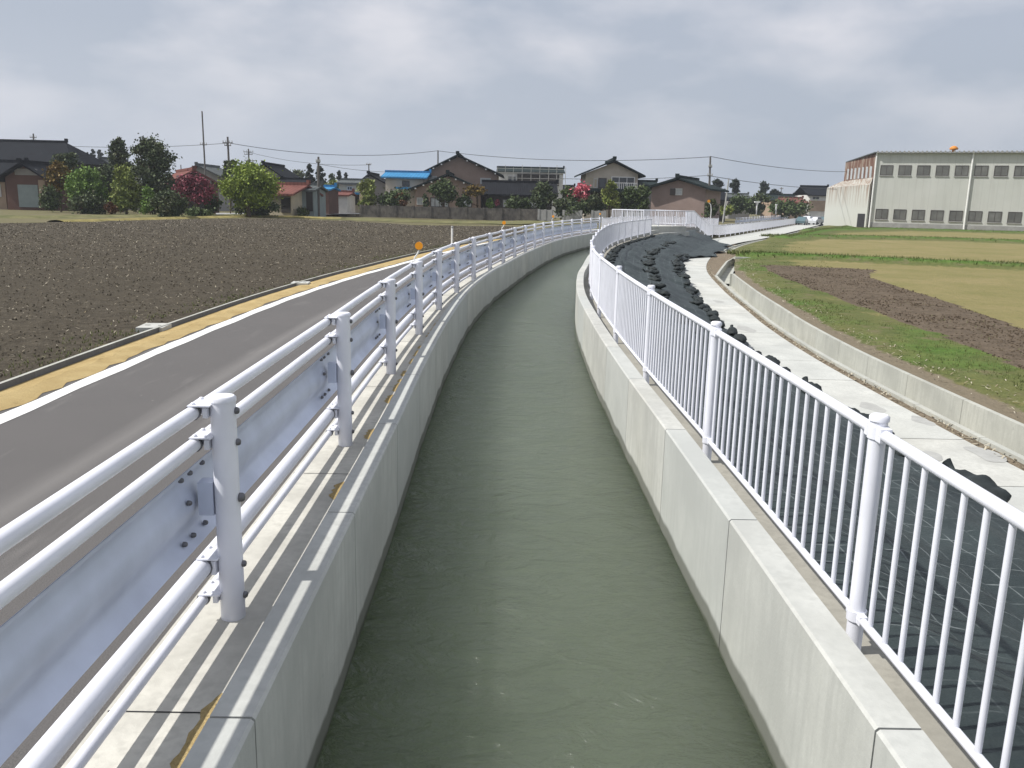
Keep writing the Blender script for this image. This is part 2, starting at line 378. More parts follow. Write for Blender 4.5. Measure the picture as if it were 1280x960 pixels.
def attach(o, parent):
    o.parent = parent
    pm = parent_mw(parent)
    o.matrix_parent_inverse = pm.inverted()
def parent_mw(p):
    m = Matrix.LocRotScale(p.location, p.rotation_euler, p.scale)
    if p.parent is not None: m = parent_mw(p.parent) @ p.matrix_parent_inverse @ m
    return m
def tag(o, label=None, cat=None, group=None, kind=None):
    if label: o['label'] = label
    if cat: o['category'] = cat
    if group: o['group'] = group
    if kind: o['kind'] = kind
    return o
def thing(name, label, cat, loc=(0, 0, 0), group=None):
    o = bpy.data.objects.new(name, None); o.empty_display_size = .2; col.objects.link(o); o.location = loc
    return tag(o, label, cat, group)
def structure(o): o['kind'] = 'structure'; return o
def copy_tree(o, parent=None):
    c = o.copy(); col.objects.link(c)
    if parent is not None: c.parent = parent
    for ch in [k for k in o.children]: copy_tree(ch, c)
    return c

# ------------------------------------------------------------------ alignment of the canal: a plan curve
CP = [(.36, -8), (.27, -3), (.22, 2.7), (.17, 6.7), (.12, 9.5), (.11, 13), (.2, 17.5), (.52, 22), (.92, 25.5), (1.72, 32), (3.3, 42), (5.8, 52.3), (9.4, 64), (14.2, 76), (19.8, 88), (30, 112), (43, 143), (56, 174), (76, 222)]
def catmull(P, n=24):
    P = [np.array(p, float) for p in P]; P = [2*P[0]-P[1]]+P+[2*P[-1]-P[-2]]; out = []
    for i in range(1, len(P)-2):
        a, b, c, d = P[i-1:i+3]
        for k in range(n):
            t = k/n; out.append(.5*((2*b)+(-a+c)*t+(2*a-5*b+4*c-d)*t*t+(-a+3*b-3*c+d)*t**3))
    out.append(P[-2]); return np.array(out)
CC = catmull(CP); CS = np.concatenate([[0], np.cumsum(np.hypot(*np.diff(CC, axis=0).T))])
S0 = np.interp(0, CC[:, 1], CS); CS = CS-S0     # s = 0 abreast of the camera
SMAX = CS[-1]
def cpos(s):
    x, y = np.interp(s, CS, CC[:, 0]), np.interp(s, CS, CC[:, 1])
    e = .6; dx = np.interp(s+e, CS, CC[:, 0])-np.interp(s-e, CS, CC[:, 0]); dy = np.interp(s+e, CS, CC[:, 1])-np.interp(s-e, CS, CC[:, 1])
    l = math.hypot(dx, dy); return x, y, dx/l, dy/l
def off(s, d):
    x, y, tx, ty = cpos(s); return x+ty*d, y-tx*d
def head(s): x, y, tx, ty = cpos(s); return math.atan2(ty, tx)
def s_at_y(Y): return float(np.interp(Y, CC[:, 1], CS))
def smooth(a, b, x): t = min(1, max(0, (x-a)/(b-a))); return t*t*(3-2*t)
S65 = s_at_y(65); S110 = s_at_y(112); S70 = s_at_y(70); S85 = s_at_y(86)
def zL(s): return -.5*smooth(S65, S110, s)
def zR(s): return -.9*smooth(S70, S85, s)

def srange(a, b, base=.5):
    out = [a]; 
    while out[-1] < b: out.append(min(b, out[-1]+max(base, abs(out[-1])*.02)))
    return out
def sweep(name, prof, a, b, mat, zf=None, base=.5, parent=None, smooth_=False, jit=None, closed=False, ends=False):
    """prof: list of (d, z) across the path"""
    mb = MB(); ss = srange(a, b, base) if base > 0 else list(np.linspace(a, b, int(-base)+1)); n = len(prof); vs = []; uv = []
    for s in ss:
        dz = zf(s) if zf else 0
        acc = 0
        for j, (d, z) in enumerate(prof):
            dd = d(s) if callable(d) else d
            if jit: dd += jit(s, j)
            x, y = off(s, dd); vs.append((x, y, z+dz)); uv.append((s, dd if not closed else z))
    fs = []
    m_ = n if closed else n-1
    for i in range(len(ss)-1):
        for j in range(m_): k = (j+1) % n; fs.append((i*n+j, i*n+k, (i+1)*n+k, (i+1)*n+j)[::-1])
    mb.add(vs, fs, smooth_, uv)
    if ends:
        mb.add([vs[j] for j in range(n)], [tuple(reversed(range(n)))]); mb.add(vs[-n:], [tuple(range(n))])
    return mb.build(name, mat, parent)

ZW = -.65; PT = .20          # water level, parapet top
SN = -5.0                    # everything starts behind the camera
# ------------------------------------------------------------------ ground, road, water
mb = MB()
mb.add([(-4000, -60, -1.5), (4000, -60, -1.5), (4000, 6000, -1.5), (-4000, 6000, -1.5)], [(0, 1, 2, 3)])
structure(mb.build('ground', 'verge'))
# left land (raised), reaching the horizon
mb = MB(); ss = srange(SN, SMAX, 2); vs = []
for s in ss:
    for d in (-1.78, -6.0, -60, -4000):
        x, y = off(s, d) if d > -100 else (-4000, off(s, -60)[1])
        vs.append((x, y, zL(s)-.14 if d > -100 else -.2))
n_ = 4; fs = [(i*n_+j, (i+1)*n_+j, (i+1)*n_+j+1, i*n_+j+1) for i in range(len(ss)-1) for j in range(3)]
k0 = len(vs); lx, ly = off(ss[-1], -1.78)
vs += [(lx, ly, -.64), (2500, 6000, -.64), (-4000, 6000, -.3)]
e = (len(ss)-1)*n_
fs.append((e, k0+1, k0+2, e+3, e+2, e+1))
mb.add(vs, fs); structure(mb.build('verge_ground', 'verge'))
structure(sweep('road', [(-4.86, -.08), (-1.78, -.08)], SN, SMAX, 'asphalt', zL))
structure(sweep('road_marking', [(-4.97, -.076), (-4.78, -.076)], SN, SMAX, 'line', zL, jit=lambda s, j: .012*math.sin(s*3.1+j*2)))
structure(sweep('road_edge_strip', [(-5.08, -.084), (-4.82, -.084)], SN, SMAX, 'asphalt', zL))
rw = [random.uniform(-.05, .05) for _ in range(2000)]
structure(sweep('sand_verge', [(-5.56, -.086), (-5.3, -.055), (-5.03, -.079)], SN, s_at_y(60), 'sand', zL, base=.25, jit=lambda s, j: rw[int((s+50)*7+j*300) % 2000]*(0 if j == 0 else 1.0)))
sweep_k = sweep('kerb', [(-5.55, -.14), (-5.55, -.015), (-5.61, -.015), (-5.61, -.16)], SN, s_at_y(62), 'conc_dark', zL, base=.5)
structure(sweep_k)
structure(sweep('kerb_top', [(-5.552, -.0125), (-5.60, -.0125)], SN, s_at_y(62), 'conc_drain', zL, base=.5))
# paved walkway under the guardrail
def pslab(i): return i
slabroot = structure(sweep('walkway', [(-1.79, -.2), (-1.79, 0), (-1.24, 0)], SN, s_at_y(66), 'conc_slab', zL))
structure(sweep('bank_walkway', [(1.25, -.05), (1.60, -.05), (1.60, -.2)], SN, s_at_y(66), 'conc_ledge', None))
structure(sweep('canal_water', [(-1.3, ZW), (1.3, ZW)], SN, s_at_y(72), 'water', None, base=2))
structure(sweep('canal_bed', [(-1.3, -1.1), (-1.3, -.14)], SN, SMAX, 'conc_grey', None, base=2))

# sand caught in the corner beside the parapet
mb = MB()
s = 1.8
while s < 30:
    ln = random.uniform(.15, .6); w = random.uniform(.035, .05)
    if random.random() < .72:
        k = 18; vs = []; ph = random.random()*6
        for q in range(k+1):
            t = q/k; ss_ = s+ln*t; ww = w*min(1, 7*t+.15, 7*(1-t)+.15)*(1+.22*math.sin(q*1.3+ph)+random.uniform(-.15, .15))
            vs += [(*off(ss_, -1.365), .008*math.sin(math.pi*t)+.001), (*off(ss_, -1.37-ww), .002)]
        mb.add(vs, [(2*q, 2*q+1, 2*q+3, 2*q+2) for q in range(k)], True)
    s += ln+random.uniform(.01, .14)
tag(mb.build('sand', 'sand'), kind='stuff')
# joints across the walkway
mb = MB()
for i in range(18):
    s = 3.35+i*3.0-.35
    a = off(s, -1.78); b = off(s, -1.21); c_ = off(s+.008, -1.21); d_ = off(s+.008, -1.78)
    mb.add([(*a, .002), (*b, .002), (*c_, .002), (*d_, .002)], [(0, 1, 2, 3)])
structure(mb.build('walkway_joints', 'dark_inside'))

# ------------------------------------------------------------------ parapet / canal walls: precast panels
def canal_wall(label, d_in, d_out):
    root = thing('canal_wall', label, 'canal wall', (*off(0, d_in), 0), 'concrete walls of the canal')
    s = -1.36
    while s < s_at_y(66):
        ln = 2.02; g = .006; mb = MB(); ss = np.linspace(s+g, s+ln-g, 7); c = .012; sg = 1 if d_out > d_in else -1
        prof = [(d_in, -1.1), (d_in, PT-c), (d_in+sg*c, PT), (d_out, PT), (d_out, -.13)]
        vs = []; 
        for q in ss:
            for (d, z) in prof: vs.append((*off(q, d), z))
        n = len(prof); fs = []
        for i in range(6):
            for j in range(n-1):
                f = (i*n+j, i*n+j+1, (i+1)*n+j+1, (i+1)*n+j); fs.append(f if sg < 0 else f[::-1])
        mb.add(vs, fs); mb.add(vs[:n], [tuple(range(n))]); mb.add(vs[-n:], [tuple(reversed(range(n)))])
        mb.build('wall_panel', 'conc_wall', root)
        s += ln
    # dark mortar bed seen in the joints
    return root
canal_wall('concrete canal wall below the guardrail, its face in shade', -1.10, -1.26)
canal_wall('sunlit pale concrete canal wall below the bar railing', 1.10, 1.265)
structure(sweep('canal_lining', [(-1.115, -1.1), (-1.115, .185), (-1.20, .185)], SN, s_at_y(66), 'dark_inside'))
structure(sweep('canal_backing', [(1.115, -1.1), (1.115, .185), (1.22, .185)], SN, s_at_y(66), 'dark_inside'))

# ------------------------------------------------------------------ guardrail on the road side
DP = -1.535
def box_on(mb, s, d, z, ls, ld, lz):
    x, y = off(s, d); mb.box((x, y, z), (ls, ld, lz), head(s))
def rail_mesh(mb, s0, s1, d, z, r, zf, n=12, step=.5):
    k = max(2, int((s1-s0)/step)); mb.tube([(*off(q, d), z+zf(q)) for q in np.linspace(s0, s1, k+1)], r, n)

BEAM = [(0, .785), (-.012, .765), (-.048, .725), (-.052, .69), (-.028, .635), (-.020, .61), (-.020, .565), (-.028, .54), (-.052, .485), (-.048, .45), (-.012, .41), (0, .39)]
def guardrail(name, label, s_list, zf, near, delin=(), group='guardrails along the road'):
    root = thing(name, label, 'guardrail', (*off(s_list[0], DP), zf(s_list[0])), group)
    s0, s1 = s_list[0], s_list[-1]
    for nm, d, z, r in (('top_rail', -1.655, 1.03, .031), ('middle_rail', -1.655, .88, .031), ('lower_rail', -1.655, .275, .046), ('bottom_rail', -1.655, .115, .025)):
        mb = MB(); rail_mesh(mb, s0-1.3 if near else s0-.2, s1+.3, d, z, r, zf, 14 if near else 6, .5 if near else 2); mb.build(nm, 'paint', root)
    mb = MB(); ss = np.linspace(s0-1.3 if near else s0, s1, int((s1-s0)/(.5 if near else 2))+2); vs = []; uv = []
    D0 = -1.66
    for q in ss:
        for (d, z) in BEAM: vs.append((*off(q, D0+d), z+zf(q))); uv.append((q, z))
    n = len(BEAM); mb.add(vs, [(i*n+j, i*n+j+1, (i+1)*n+j+1, (i+1)*n+j) for i in range(len(ss)-1) for j in range(n-1)], True, uv)
    vs2 = []
    for q in ss:
        for (d, z) in BEAM: vs2.append((*off(q, D0+d-.004), z+zf(q)))
    mb.add(vs2, [(i*n+j, (i+1)*n+j, (i+1)*n+j+1, i*n+j+1) for i in range(len(ss)-1) for j in range(n-1)], True, uv)
    beam_ob = mb.build('guard_beam', 'galv', root)
    for i, s in enumerate(s_list):
        x, y = off(s, DP); z0 = zf(s); h = head(s)
        nx, ny = math.sin(h), -math.cos(h)     # toward the canal
        mb = MB(); mb.tube([(x, y, z0-.05), (x, y, z0+1.09)], .0572, 24 if near and i < 8 else 10)
        post = mb.build('post', 'paint', root)
        big = near and i < 12
        if near:
            mb = MB(); mb.tube([(x, y, z0+1.075), (x, y, z0+1.092), (x, y, z0+1.1)], [.061, .061, .052], 24 if big else 10); mb.build('cap', 'paint', post)
        if big:
            for zz, rr in ((1.03, .031), (.88, .031), (.275, .046), (.115, .025)):
                mb = MB(); zt = z0+zz
                # clamp: top plate, saddle under the rail, bolts
                box_on(mb, s, -1.62, zt+rr+.004, .16, .10, .006); box_on(mb, s, -1.60, zt-.002, .11, .022, rr*1.5)
                for ds in (-.055, .055): mb.dome((*off(s+ds, -1.652), zt+rr+.006), (0, 0, 1), .011, .012, 6)
                mb.build('rail_bracket', 'paint', post)
                mb = MB(); mb.tube([(*off(s-.06, -1.655), zt), (*off(s-.045, -1.655), zt)], rr+.006, 12); mb.build('rail_sleeve', 'bolt', post)
                mb = MB(); mb.dome((x+nx*.056, y+ny*.056, zt), (nx, ny, 0), .017, .02, 8)
                mb.build('bolt', 'bolt', post)
            mb = MB(); box_on(mb, s, -1.625, z0+.61, .075, .07, .16); mb.build('beam_bracket', 'galv', post)
            mb = MB(); mb.dome((x+nx*.056, y+ny*.056, z0+.61), (nx, ny, 0), .023, .028, 8); mb.build('bolt', 'bolt', post)
            for ds, zz in ((-.17, .745), (-.06, .745), (-.17, .44), (-.06, .44), (-.12, .62), (.10, .745), (.10, .44)):
                dd = -1.66-.030; mb = MB(); mb.dome((*off(s+ds, dd+ (.012 if zz == .62 else 0)), z0+zz), (nx, ny, 0), .013, .022, 8); mb.build('splice_bolt', 'bolt', beam_ob)
        if i in delin:
            mb = MB(); a = Vector((x, y, z0+1.09)); t = Vector((math.cos(h), math.sin(h), 0)); l_ = Vector((-nx, -ny, 0))
            mb.tube([a+l_*.065-Vector((0, 0, .06)), a+l_*.065+Vector((0, 0, .06)), a+l_*.02+Vector((0, 0, .12)), a-l_*.0+Vector((0, 0, .17))], .011, 8)
            box_on(mb, s, DP-.055, z0+1.06, .05, .02, .05)
            dl = mb.build('delineator_arm', 'white', root)
            c = a+Vector((0, 0, .235)); mb = MB()
            mb.tube([c-t*.014, c+t*.014], .058, 20); mb.build('reflector', 'orange', dl)
    return root
LP = [3.80-2.97+2.97*i for i in range(0, 20)]
LP = [3.80+2.97*i for i in range(-1, 19)]
guardrail('guardrail', 'white post and pipe guardrail with steel beam beside the canal', LP, zL, True, delin=(4, 9, 14, 19))
s = s_at_y(113); FP = [s+3.0*i for i in range(26)]
guardrail('guardrail', 'distant white guardrail beyond the raised sluice platform', FP, zL, False)
# vertical bar fence on the road side beyond the guardrail
def barfence(mb, pts, z0s, z1s, step, r=.011, n=5):
    for (a, b, za, zb, ta, tb) in zip(pts[:-1], pts[1:], z0s[:-1], z0s[1:], z1s[:-1], z1s[1:]):
        L_ = math.hypot(b[0]-a[0], b[1]-a[1]); k = max(1, int(round(L_/step)))
        for i in range(1, k):
            t = i/k; x = a[0]+(b[0]-a[0])*t; y = a[1]+(b[1]-a[1])*t
            mb.tube([(x, y, za+(zb-za)*t), (x, y, ta+(tb-ta)*t)], r, n, False)

def railing(label, s_list, d, zf, near_n, group='white bar railings', h=1.1, name='railing', ztop=None, rnd=10):
    root = thing(name, label, 'railing', (*off(s_list[0], d), zf(s_list[0])), group)
    for i, s in enumerate(s_list):
        x, y = off(s, d); z0 = zf(s)
        mb = MB(); mb.tube([(x, y, z0-.08), (x, y, z0+h-.01)], .038, 20 if i < 6 else 8); p = mb.build('post', 'paint', root)
        if i < 14:
            mb = MB(); mb.tube([(x, y, z0+h-.02), (x, y, z0+h), (x, y, z0+h+.008)], [.044, .044, .034], 20 if i < 6 else 8); mb.build('cap', 'paint', p)
            mb = MB(); mb.tube([(x, y, z0+h-.10), (x, y, z0+h-.045)], .045, 16)
            for q in (-1, 1): box_on(mb, s+q*.055, d, z0+h-.072, .06, .05, .062)
            mb.build('clamp', 'paint', p)
            mb = MB(); mb.tube([(x, y, z0+.115), (x, y, z0+.165)], .045, 16)
            for q in (-1, 1): box_on(mb, s+q*.055, d, z0+.14, .05, .035, .045)
            mb.build('clamp', 'paint', p)
    for i in range(len(s_list)-1):
        a, b = s_list[i], s_list[i+1]; root_p = thing_part('fence_panel', root, (*off((a+b)/2, d), zf(a)))
        n = 12 if i < near_n else 6; k = 4
        mb = MB(); rail_mesh(mb, a+.03, b-.03, d, h-.072, .026, zf, n, (b-a)/k); mb.build('top_rail', 'paint', root_p)
        mb = MB(); rail_mesh(mb, a+.03, b-.03, d, .14, .019, zf, n, (b-a)/k); mb.build('bottom_rail', 'paint', root_p)
        nb = 19; allmb = MB()
        for j in range(1, nb+1):
            q = a+(b-a)*j/(nb+1); x, y = off(q, d); z0 = zf(q)
            mb = MB() if i < near_n else allmb
            mb.tube([(x, y, z0+.14), (x, y, z0+h-.075)], .0125, 10 if i < near_n else 5, False)
            if i < near_n: mb.build('baluster', 'paint', root_p)
        if i >= near_n: tag(allmb.build('balusters', 'paint', root_p), kind='stuff')
    return root
def thing_part(name, root, loc):
    o = bpy.data.objects.new(name, None); o.empty_display_size = .1; col.objects.link(o); o.location = loc
    attach(o, root); return o
DR = 1.435
RP = [3.66+2.98*i for i in range(-1, 20)]
railing('near white bar railing along the black sheeted bank', RP, DR, lambda s: 0, 6)
s = s_at_y(82); RP2 = [s+3.0*i for i in range(30)]
railing('low far white bar railing beside the lower concrete path', RP2, DR+.3, zR, 0)
s = LP[-1]+.9
railing('white bar fence on the road side between the two guardrails', [s+3.1*i for i in range(16)], DP, zL, 0)

# ------------------------------------------------------------------ right bank: black sheet, bags, pavement, drain
def vnoise(x, y, seed=0):
    def h(i, j): 
        t = math.sin(i*127.1+j*311.7+seed*74.7)*43758.5453; return t-math.floor(t)
    xi, yi = math.floor(x), math.floor(y); fx, fy = x-xi, y-yi; fx = fx*fx*(3-2*fx); fy = fy*fy*(3-2*fy)
    return (h(xi, yi)*(1-fx)+h(xi+1, yi)*fx)*(1-fy)+(h(xi, yi+1)*(1-fx)+h(xi+1, yi+1)*fx)*fy
def fbm(x, y, seed=0, o=4):
    a = .5; t = 0
    for k in range(o): t += a*vnoise(x, y, seed+k); x *= 2.03; y *= 2.03; a *= .5
    return t
S_end = s_at_y(51)
def bankz(d, s):
    pts = [(1.55, -.06), (1.72, -.08), (2.4, -.27), (3.05, -.46), (3.55, -.52), (4.3, -.80), (4.85, -.96), (5.1, -.985), (12, -1.0)]
    z = float(np.interp(d, [p[0] for p in pts], [p[1] for p in pts]))
    k = smooth(1.6, 2.0, d)
    z += k*(.13*(fbm(s*1.3, d*1.6, 3)-.45)+.09*(fbm(s*3.2, d*1.6, 9)-.45)+.03*abs(math.sin(d*5+3*fbm(s*.8, d, 12))))
    if s > 22:    # the far part lies in loose folds
        k2 = smooth(22, 34, s)*smooth(1.7, 2.4, d)
        z += k2*(.28*(fbm(s*.7, d*1.5, 21)-.42)+.10*abs(math.sin(s*2.3+2*fbm(s*.5, d, 4))))
    if s > S_end: z = max(z, -.93+.35*(fbm(s*.35, d*.6, 31)-.3)*smooth(6.6, 5.2, d))
    return z
def dmax(s):
    e = 4.86+.10*math.sin(s*1.7)+.09*math.sin(s*.63+1)
    if s > S_end-1: e += (1.35+.25*math.sin(s*1.3))*smooth(S_end-1, S_end+3, s)
    if s > s_at_y(60): e -= 4.2*smooth(s_at_y(67), s_at_y(76), s)
    return e
mb = MB(); ss = [SN]
while ss[-1] < s_at_y(76): ss.append(ss[-1]+max(.16, ss[-1]*.011))
nd = 34; vs = []; uv = []
for s in ss:
    for j in range(nd):
        d = 1.55+(dmax(s)-1.55)*j/(nd-1); vs.append((*off(s, d), bankz(d, s)-(.05 if j == nd-1 else 0))); uv.append((s, d))
mb.add(vs, [(i*nd+j, i*nd+j+1, (i+1)*nd+j+1, (i+1)*nd+j)[::-1] for i in range(len(ss)-1) for j in range(nd-1)], True, uv)
tag(mb.build('weed_sheet', 'sheet'), 'black weed control sheet with pale grid lines over the bank', 'ground sheet')

def bag_mesh(seed, tail=True):
    rnd = random.Random(seed); mb = MB(); nu, nv = 14, 9; vs = []
    for i in range(nu+1):
        t = i/nu*2-1; w = (1-abs(t)**3.2)**.5*(.80+.05*rnd.random()) + .02
        for j in range(nv):
            a = j/nv*2*math.pi; r = 1+.10*math.sin(3*a+seed)+.05*(rnd.random()-.5)
            x = t*.30; y = math.cos(a)*.17*w*r; z = max(-.02, .075+math.sin(a)*.10*w*r+.02*math.sin(t*7+seed))
            vs.append((x, y, z))
    mb.add(vs, [(i*nv+j, i*nv+(j+1) % nv, (i+1)*nv+(j+1) % nv, (i+1)*nv+j) for i in range(nu) for j in range(nv)], True)
    mb.add(vs[:nv], [tuple(reversed(range(nv)))], True); mb.add(vs[-nv:], [tuple(range(nv))], True)
    if tail:  # tied neck
        k = 6; mb.tube([(.27, 0, .08), (.33, .01, .10), (.37, .015, .13), (.41, .03, .155)], [.06, .024, .03, .05], 7)
    return mb
bagmeshes = []
for q in range(6):
    o = bag_mesh(q*3+1, q % 3 == 0).build('sandbag', 'bag'); bagmeshes.append(o.data); bpy.data.objects.remove(o)
def place_bag(s, d, rot, sc_, label, group, k):
    o = bpy.data.objects.new('sandbag', bagmeshes[k % 6]); col.objects.link(o)
    o.location = (*off(s, d), bankz(d, s)-.005); o.rotation_euler = (random.uniform(-.1, .1), random.uniform(-.08, .08), head(s)+rot); o.scale = (sc_, sc_*random.uniform(.9, 1.15), sc_*random.uniform(.85, 1.15))
    tag(o, label, 'sandbag', group)
e_s = []
for (px, py) in ((1243, 622), (1115, 545), (1085, 528), (1012, 492), (960, 456), (932, 425), (912, 404), (893, 388), (878, 366), (866, 350)):
    X, Y = G(px, py, -.88); e_s.append(Y)
labs = ['black sandbag with a pointed tied corner at the right edge of the sheet', 'plump black sandbag just beyond the second railing post', 'low black sandbag half hidden by the nearest railing post cap', 'black sandbag with tied neck on the edge of the white paving', 'rounded black sandbag fourth along the edge beside the paving']
k = 0
for i, Y in enumerate(e_s):
    s = s_at_y(Y); lab = labs[i] if i < 5 else 'black sandbag lying on the sheet edge along the nearer straight paving'
    place_bag(s, dmax(s)-.20, random.uniform(-.5, .5) if i else .15, random.uniform(.8, 1.1) if i else 1.25, lab, 'black sandbags along the outer edge of the sheet', k); k += 2 if i < 5 else 1
s = 6.5
while s < S_end:
    place_bag(s, dmax(s)-.19-random.random()*.08, random.uniform(-.22, .22) if s < 24 else random.uniform(-1, 1), random.uniform(.7, .98), 'black sandbag lying on the sheet edge along the nearer straight paving' if s < 26 else 'black sandbag lying on the sheet edge along the far curve of the paving', 'black sandbags along the outer edge of the sheet', k); k += 1; s += random.uniform(.9, 1.35)
s = 17
while s < 58:
    place_bag(s, 3.35+random.uniform(-.12, .12), random.uniform(-.7, .7)+(1.2 if s > 20 else 0), random.uniform(.6, .95) if s > 7 else 1.3, 'black sandbag in the row along the middle of the sheeted bank' if s > 7 else 'black sandbag behind the nearest railing panel on the sheeted slope', 'black sandbags along the middle of the bank', k); k += 1; s += random.uniform(1.3, 2.2) if s < 20 else random.uniform(1.0, 1.7)
s = 24
while s < 60:
    place_bag(s, 1.85+random.uniform(-.05, .05), random.uniform(-.4, .4)+1.3, random.uniform(.5, .7), 'black sandbag in the row at the foot of the curving railing', 'black sandbags at the foot of the railing', k); k += 1; s += random.uniform(.9, 1.5)

# pavement slabs (cast in bays)
d0, d1 = 4.75, 6.0
s = SN; mbm = None
i = 0
pave = []
while s < S_end+.6:
    ln = 2.0; mb = MB(); ss = np.linspace(s+.006, s+ln-.006, 5); vs = []; uv = []
    h_ = random.uniform(-.002, .002)
    for q in ss:
        for (d, z) in ((d0, -1.0), (d1, -1.0), (d1, -1.09)): vs.append((*off(q, d), z+h_)); uv.append((q, d))
    mb.add(vs, [(a*3+b, a*3+b+1, (a+1)*3+b+1, (a+1)*3+b)[::-1] for a in range(4) for b in range(2)], False, uv)
    structure(mb.build('pavement', 'conc_pave')); s += ln
structure(sweep('pavement', [(1.95, -1.0+.0), (5.6, -1.0)], s_at_y(70), SMAX, 'conc_pave', lambda s: .0))
structure(sweep('pavement_joint', [(4.76, -1.03), (5.9, -1.03)], SN, S_end, 'dirt'))
# damp stains on the pavement
mb = MB()
for (px, py, rx, ry) in ((932, 411, .2, .5), (1090, 509, .16, .3), (1153, 526, .13, .25), (1232, 568, .17, .42), (898, 377, .15, .4), (1165, 570, .12, .22)):
    X, Y = G(px, py, -1.0); n = 22
    s_ = s_at_y(Y); ph = random.random()*6
    vs = [(X, Y, -.9965)]+[(X+math.cos(q*2*math.pi/n)*rx*(1+.22*math.sin(3*q*2*math.pi/n+ph)), Y+math.sin(q*2*math.pi/n)*ry*(1+.18*math.sin(2*q*2*math.pi/n+ph)), -.9965) for q in range(n)]
    mb.add(vs, [(0, 1+q, 1+(q+1) % n) for q in range(n)])
MT['stain'] = simple('damp_concrete', (.37, .37, .35), .1, 6, .9)
structure(mb.build('pavement_stain', 'stain'))
# dirt strip, drain channel
S38 = s_at_y(37)
structure(sweep('dirt_strip', [(5.97, -1.04), (6.1, -1.005), (6.24, -1.03)], SN, s_at_y(75), 'dirt', None, jit=lambda s, j: (.03*math.sin(s*2.7) if j == 1 else 0)))
structure(sweep('dirt_patch', [(5.0, -1.045), (5.9, -1.035), (lambda s: 6.3, -1.035)], s_at_y(48), s_at_y(72), 'dirt', None))
def drain(s0, s1, label, dn, df, zn=-.965, zf_=-.87):
    root = thing('drain_channel', label, 'drain', (*off(s0, dn), -1.0), 'concrete drain channels')
    L_ = 2.0; s = s0
    while s < s1-.1:
        e = min(s+L_, s1); ss = np.linspace(s+.005, e-.005, 5)
        prof = [(dn, -1.5), (dn, zn), (dn+.10, zn), (dn+.11, -1.42), (df-.01, -1.42), (df, zf_), (df+.10, zf_), (df+.10, -1.5)]
        vs = []; 
        for q in ss:
            for (d, z) in prof: vs.append((*off(q, d), z))
        n = len(prof); mb = MB(); mb.add(vs, [(a*n+b, a*n+b+1, (a+1)*n+b+1, (a+1)*n+b)[::-1] for a in range(4) for b in range(n-1)])
        mb.build('channel_block', 'conc_drain', root); s = e
    return root
drain(SN, s_at_y(38.5), 'pale concrete drain channel curving along the grassy bank', 6.2, 6.95)
drain(s_at_y(60), s_at_y(150), 'far straight concrete drain channel beside the lower path', 6.3, 6.9, -.93, -.86)
# kinked link between them
root = thing('drain_channel', 'angled concrete drain link with box beside the bare dirt', 'drain', (9.3, 40, -1), 'concrete drain channels')
KP = [off(s_at_y(38.5), 6.25), (9.9, 41.2), (11.6, 47.0), (15.0, 56.5), off(s_at_y(60), 6.35)]
for i in range(len(KP)-1):
    a, b = Vector(KP[i]), Vector(KP[i+1]); t = (b-a).normalized(); nrm = Vector((t.y, -t.x)); mb = MB()
    for o_, zt in ((0, -.95), (.62, -.88)):
        c1 = a+nrm*o_; c2 = b+nrm*o_
        mb.add([(c1.x, c1.y, zt), (c2.x, c2.y, zt), (c2.x+nrm.x*.1, c2.y+nrm.y*.1, zt), (c1.x+nrm.x*.1, c1.y+nrm.y*.1, zt), (c1.x, c1.y, -1.5), (c2.x, c2.y, -1.5), (c2.x+nrm.x*.1, c2.y+nrm.y*.1, -1.5), (c1.x+nrm.x*.1, c1.y+nrm.y*.1, -1.5)], [(0, 1, 2, 3), (0, 4, 5, 1), (2, 6, 7, 3), (0, 3, 7, 4), (1, 5, 6, 2)])
    fl0 = [a+nrm*.1, b+nrm*.1, b+nrm*.62, a+nrm*.62]; mb.add([(q_.x, q_.y, -1.32) for q_ in fl0], [(3, 2, 1, 0)])
    mb.build('channel_block', 'conc_drain', root)
mbd = MB(); pd_ = [off(s_at_y(38), 5.85), off(s_at_y(44), 5.85), off(s_at_y(50), 5.85), off(s_at_y(56), 5.6), off(s_at_y(62), 5.6), off(s_at_y(62), 6.45), (15.0, 56.4), (11.65, 46.95), (9.95, 41.2), off(s_at_y(38.5), 6.36)]
mbd.add([(p_[0], p_[1], -1.028) for p_ in pd_], [tuple(range(len(pd_)))]); structure(mbd.build('dirt_ground', 'dirt'))
mb = MB(); mb.box((16.2, 61.5, -1.0), (1.5, .9, .22), .9); mb.build('junction_box', 'conc_drain', root)
mb = MB(); mb.box((12.95, 47.6, -.80), (1.5, .35, .12), .0)
tag(mb.build('concrete_block', 'conc_drain'), 'pale concrete block lying in the grass by the drain bend', 'concrete block')

# right-hand land as one fine sheet with zones
def seg_d(px, py, pts):
    best = 1e9
    for a, b in zip(pts[:-1], pts[1:]):
        ax, ay = a; bx, by = b; l = (bx-ax)**2+(by-ay)**2; t = max(0, min(1, ((px-ax)*(bx-ax)+(py-ay)*(by-ay))/l))
        best = min(best, math.hypot(px-ax-t*(bx-ax), py-ay-t*(by-ay)))
    return best
def inside(x, y, P):
    c = False; j = len(P)-1
    for i in range(len(P)):
        if (P[i][1] > y) != (P[j][1] > y) and x < (P[j][0]-P[i][0])*(y-P[i][1])/(P[j][1]-P[i][1])+P[i][0]: c = not c
        j = i
    return c
PLOW = [G(950, 332, -.8), G(1000, 333.5, -.8), G(1096, 338, -.8), G(1085, 346, -.8), G(1110, 356, -.8), G(1165, 372, -.8), G(1280, 413, -.8), G(1400, 455, -.8), (12.2, 4), (8.6, 4), G(1400, 520, -.8), G(1280, 464, -.8), G(1180, 422, -.8), G(1080, 386, -.8), G(1010, 360, -.8), G(970, 344, -.8)]
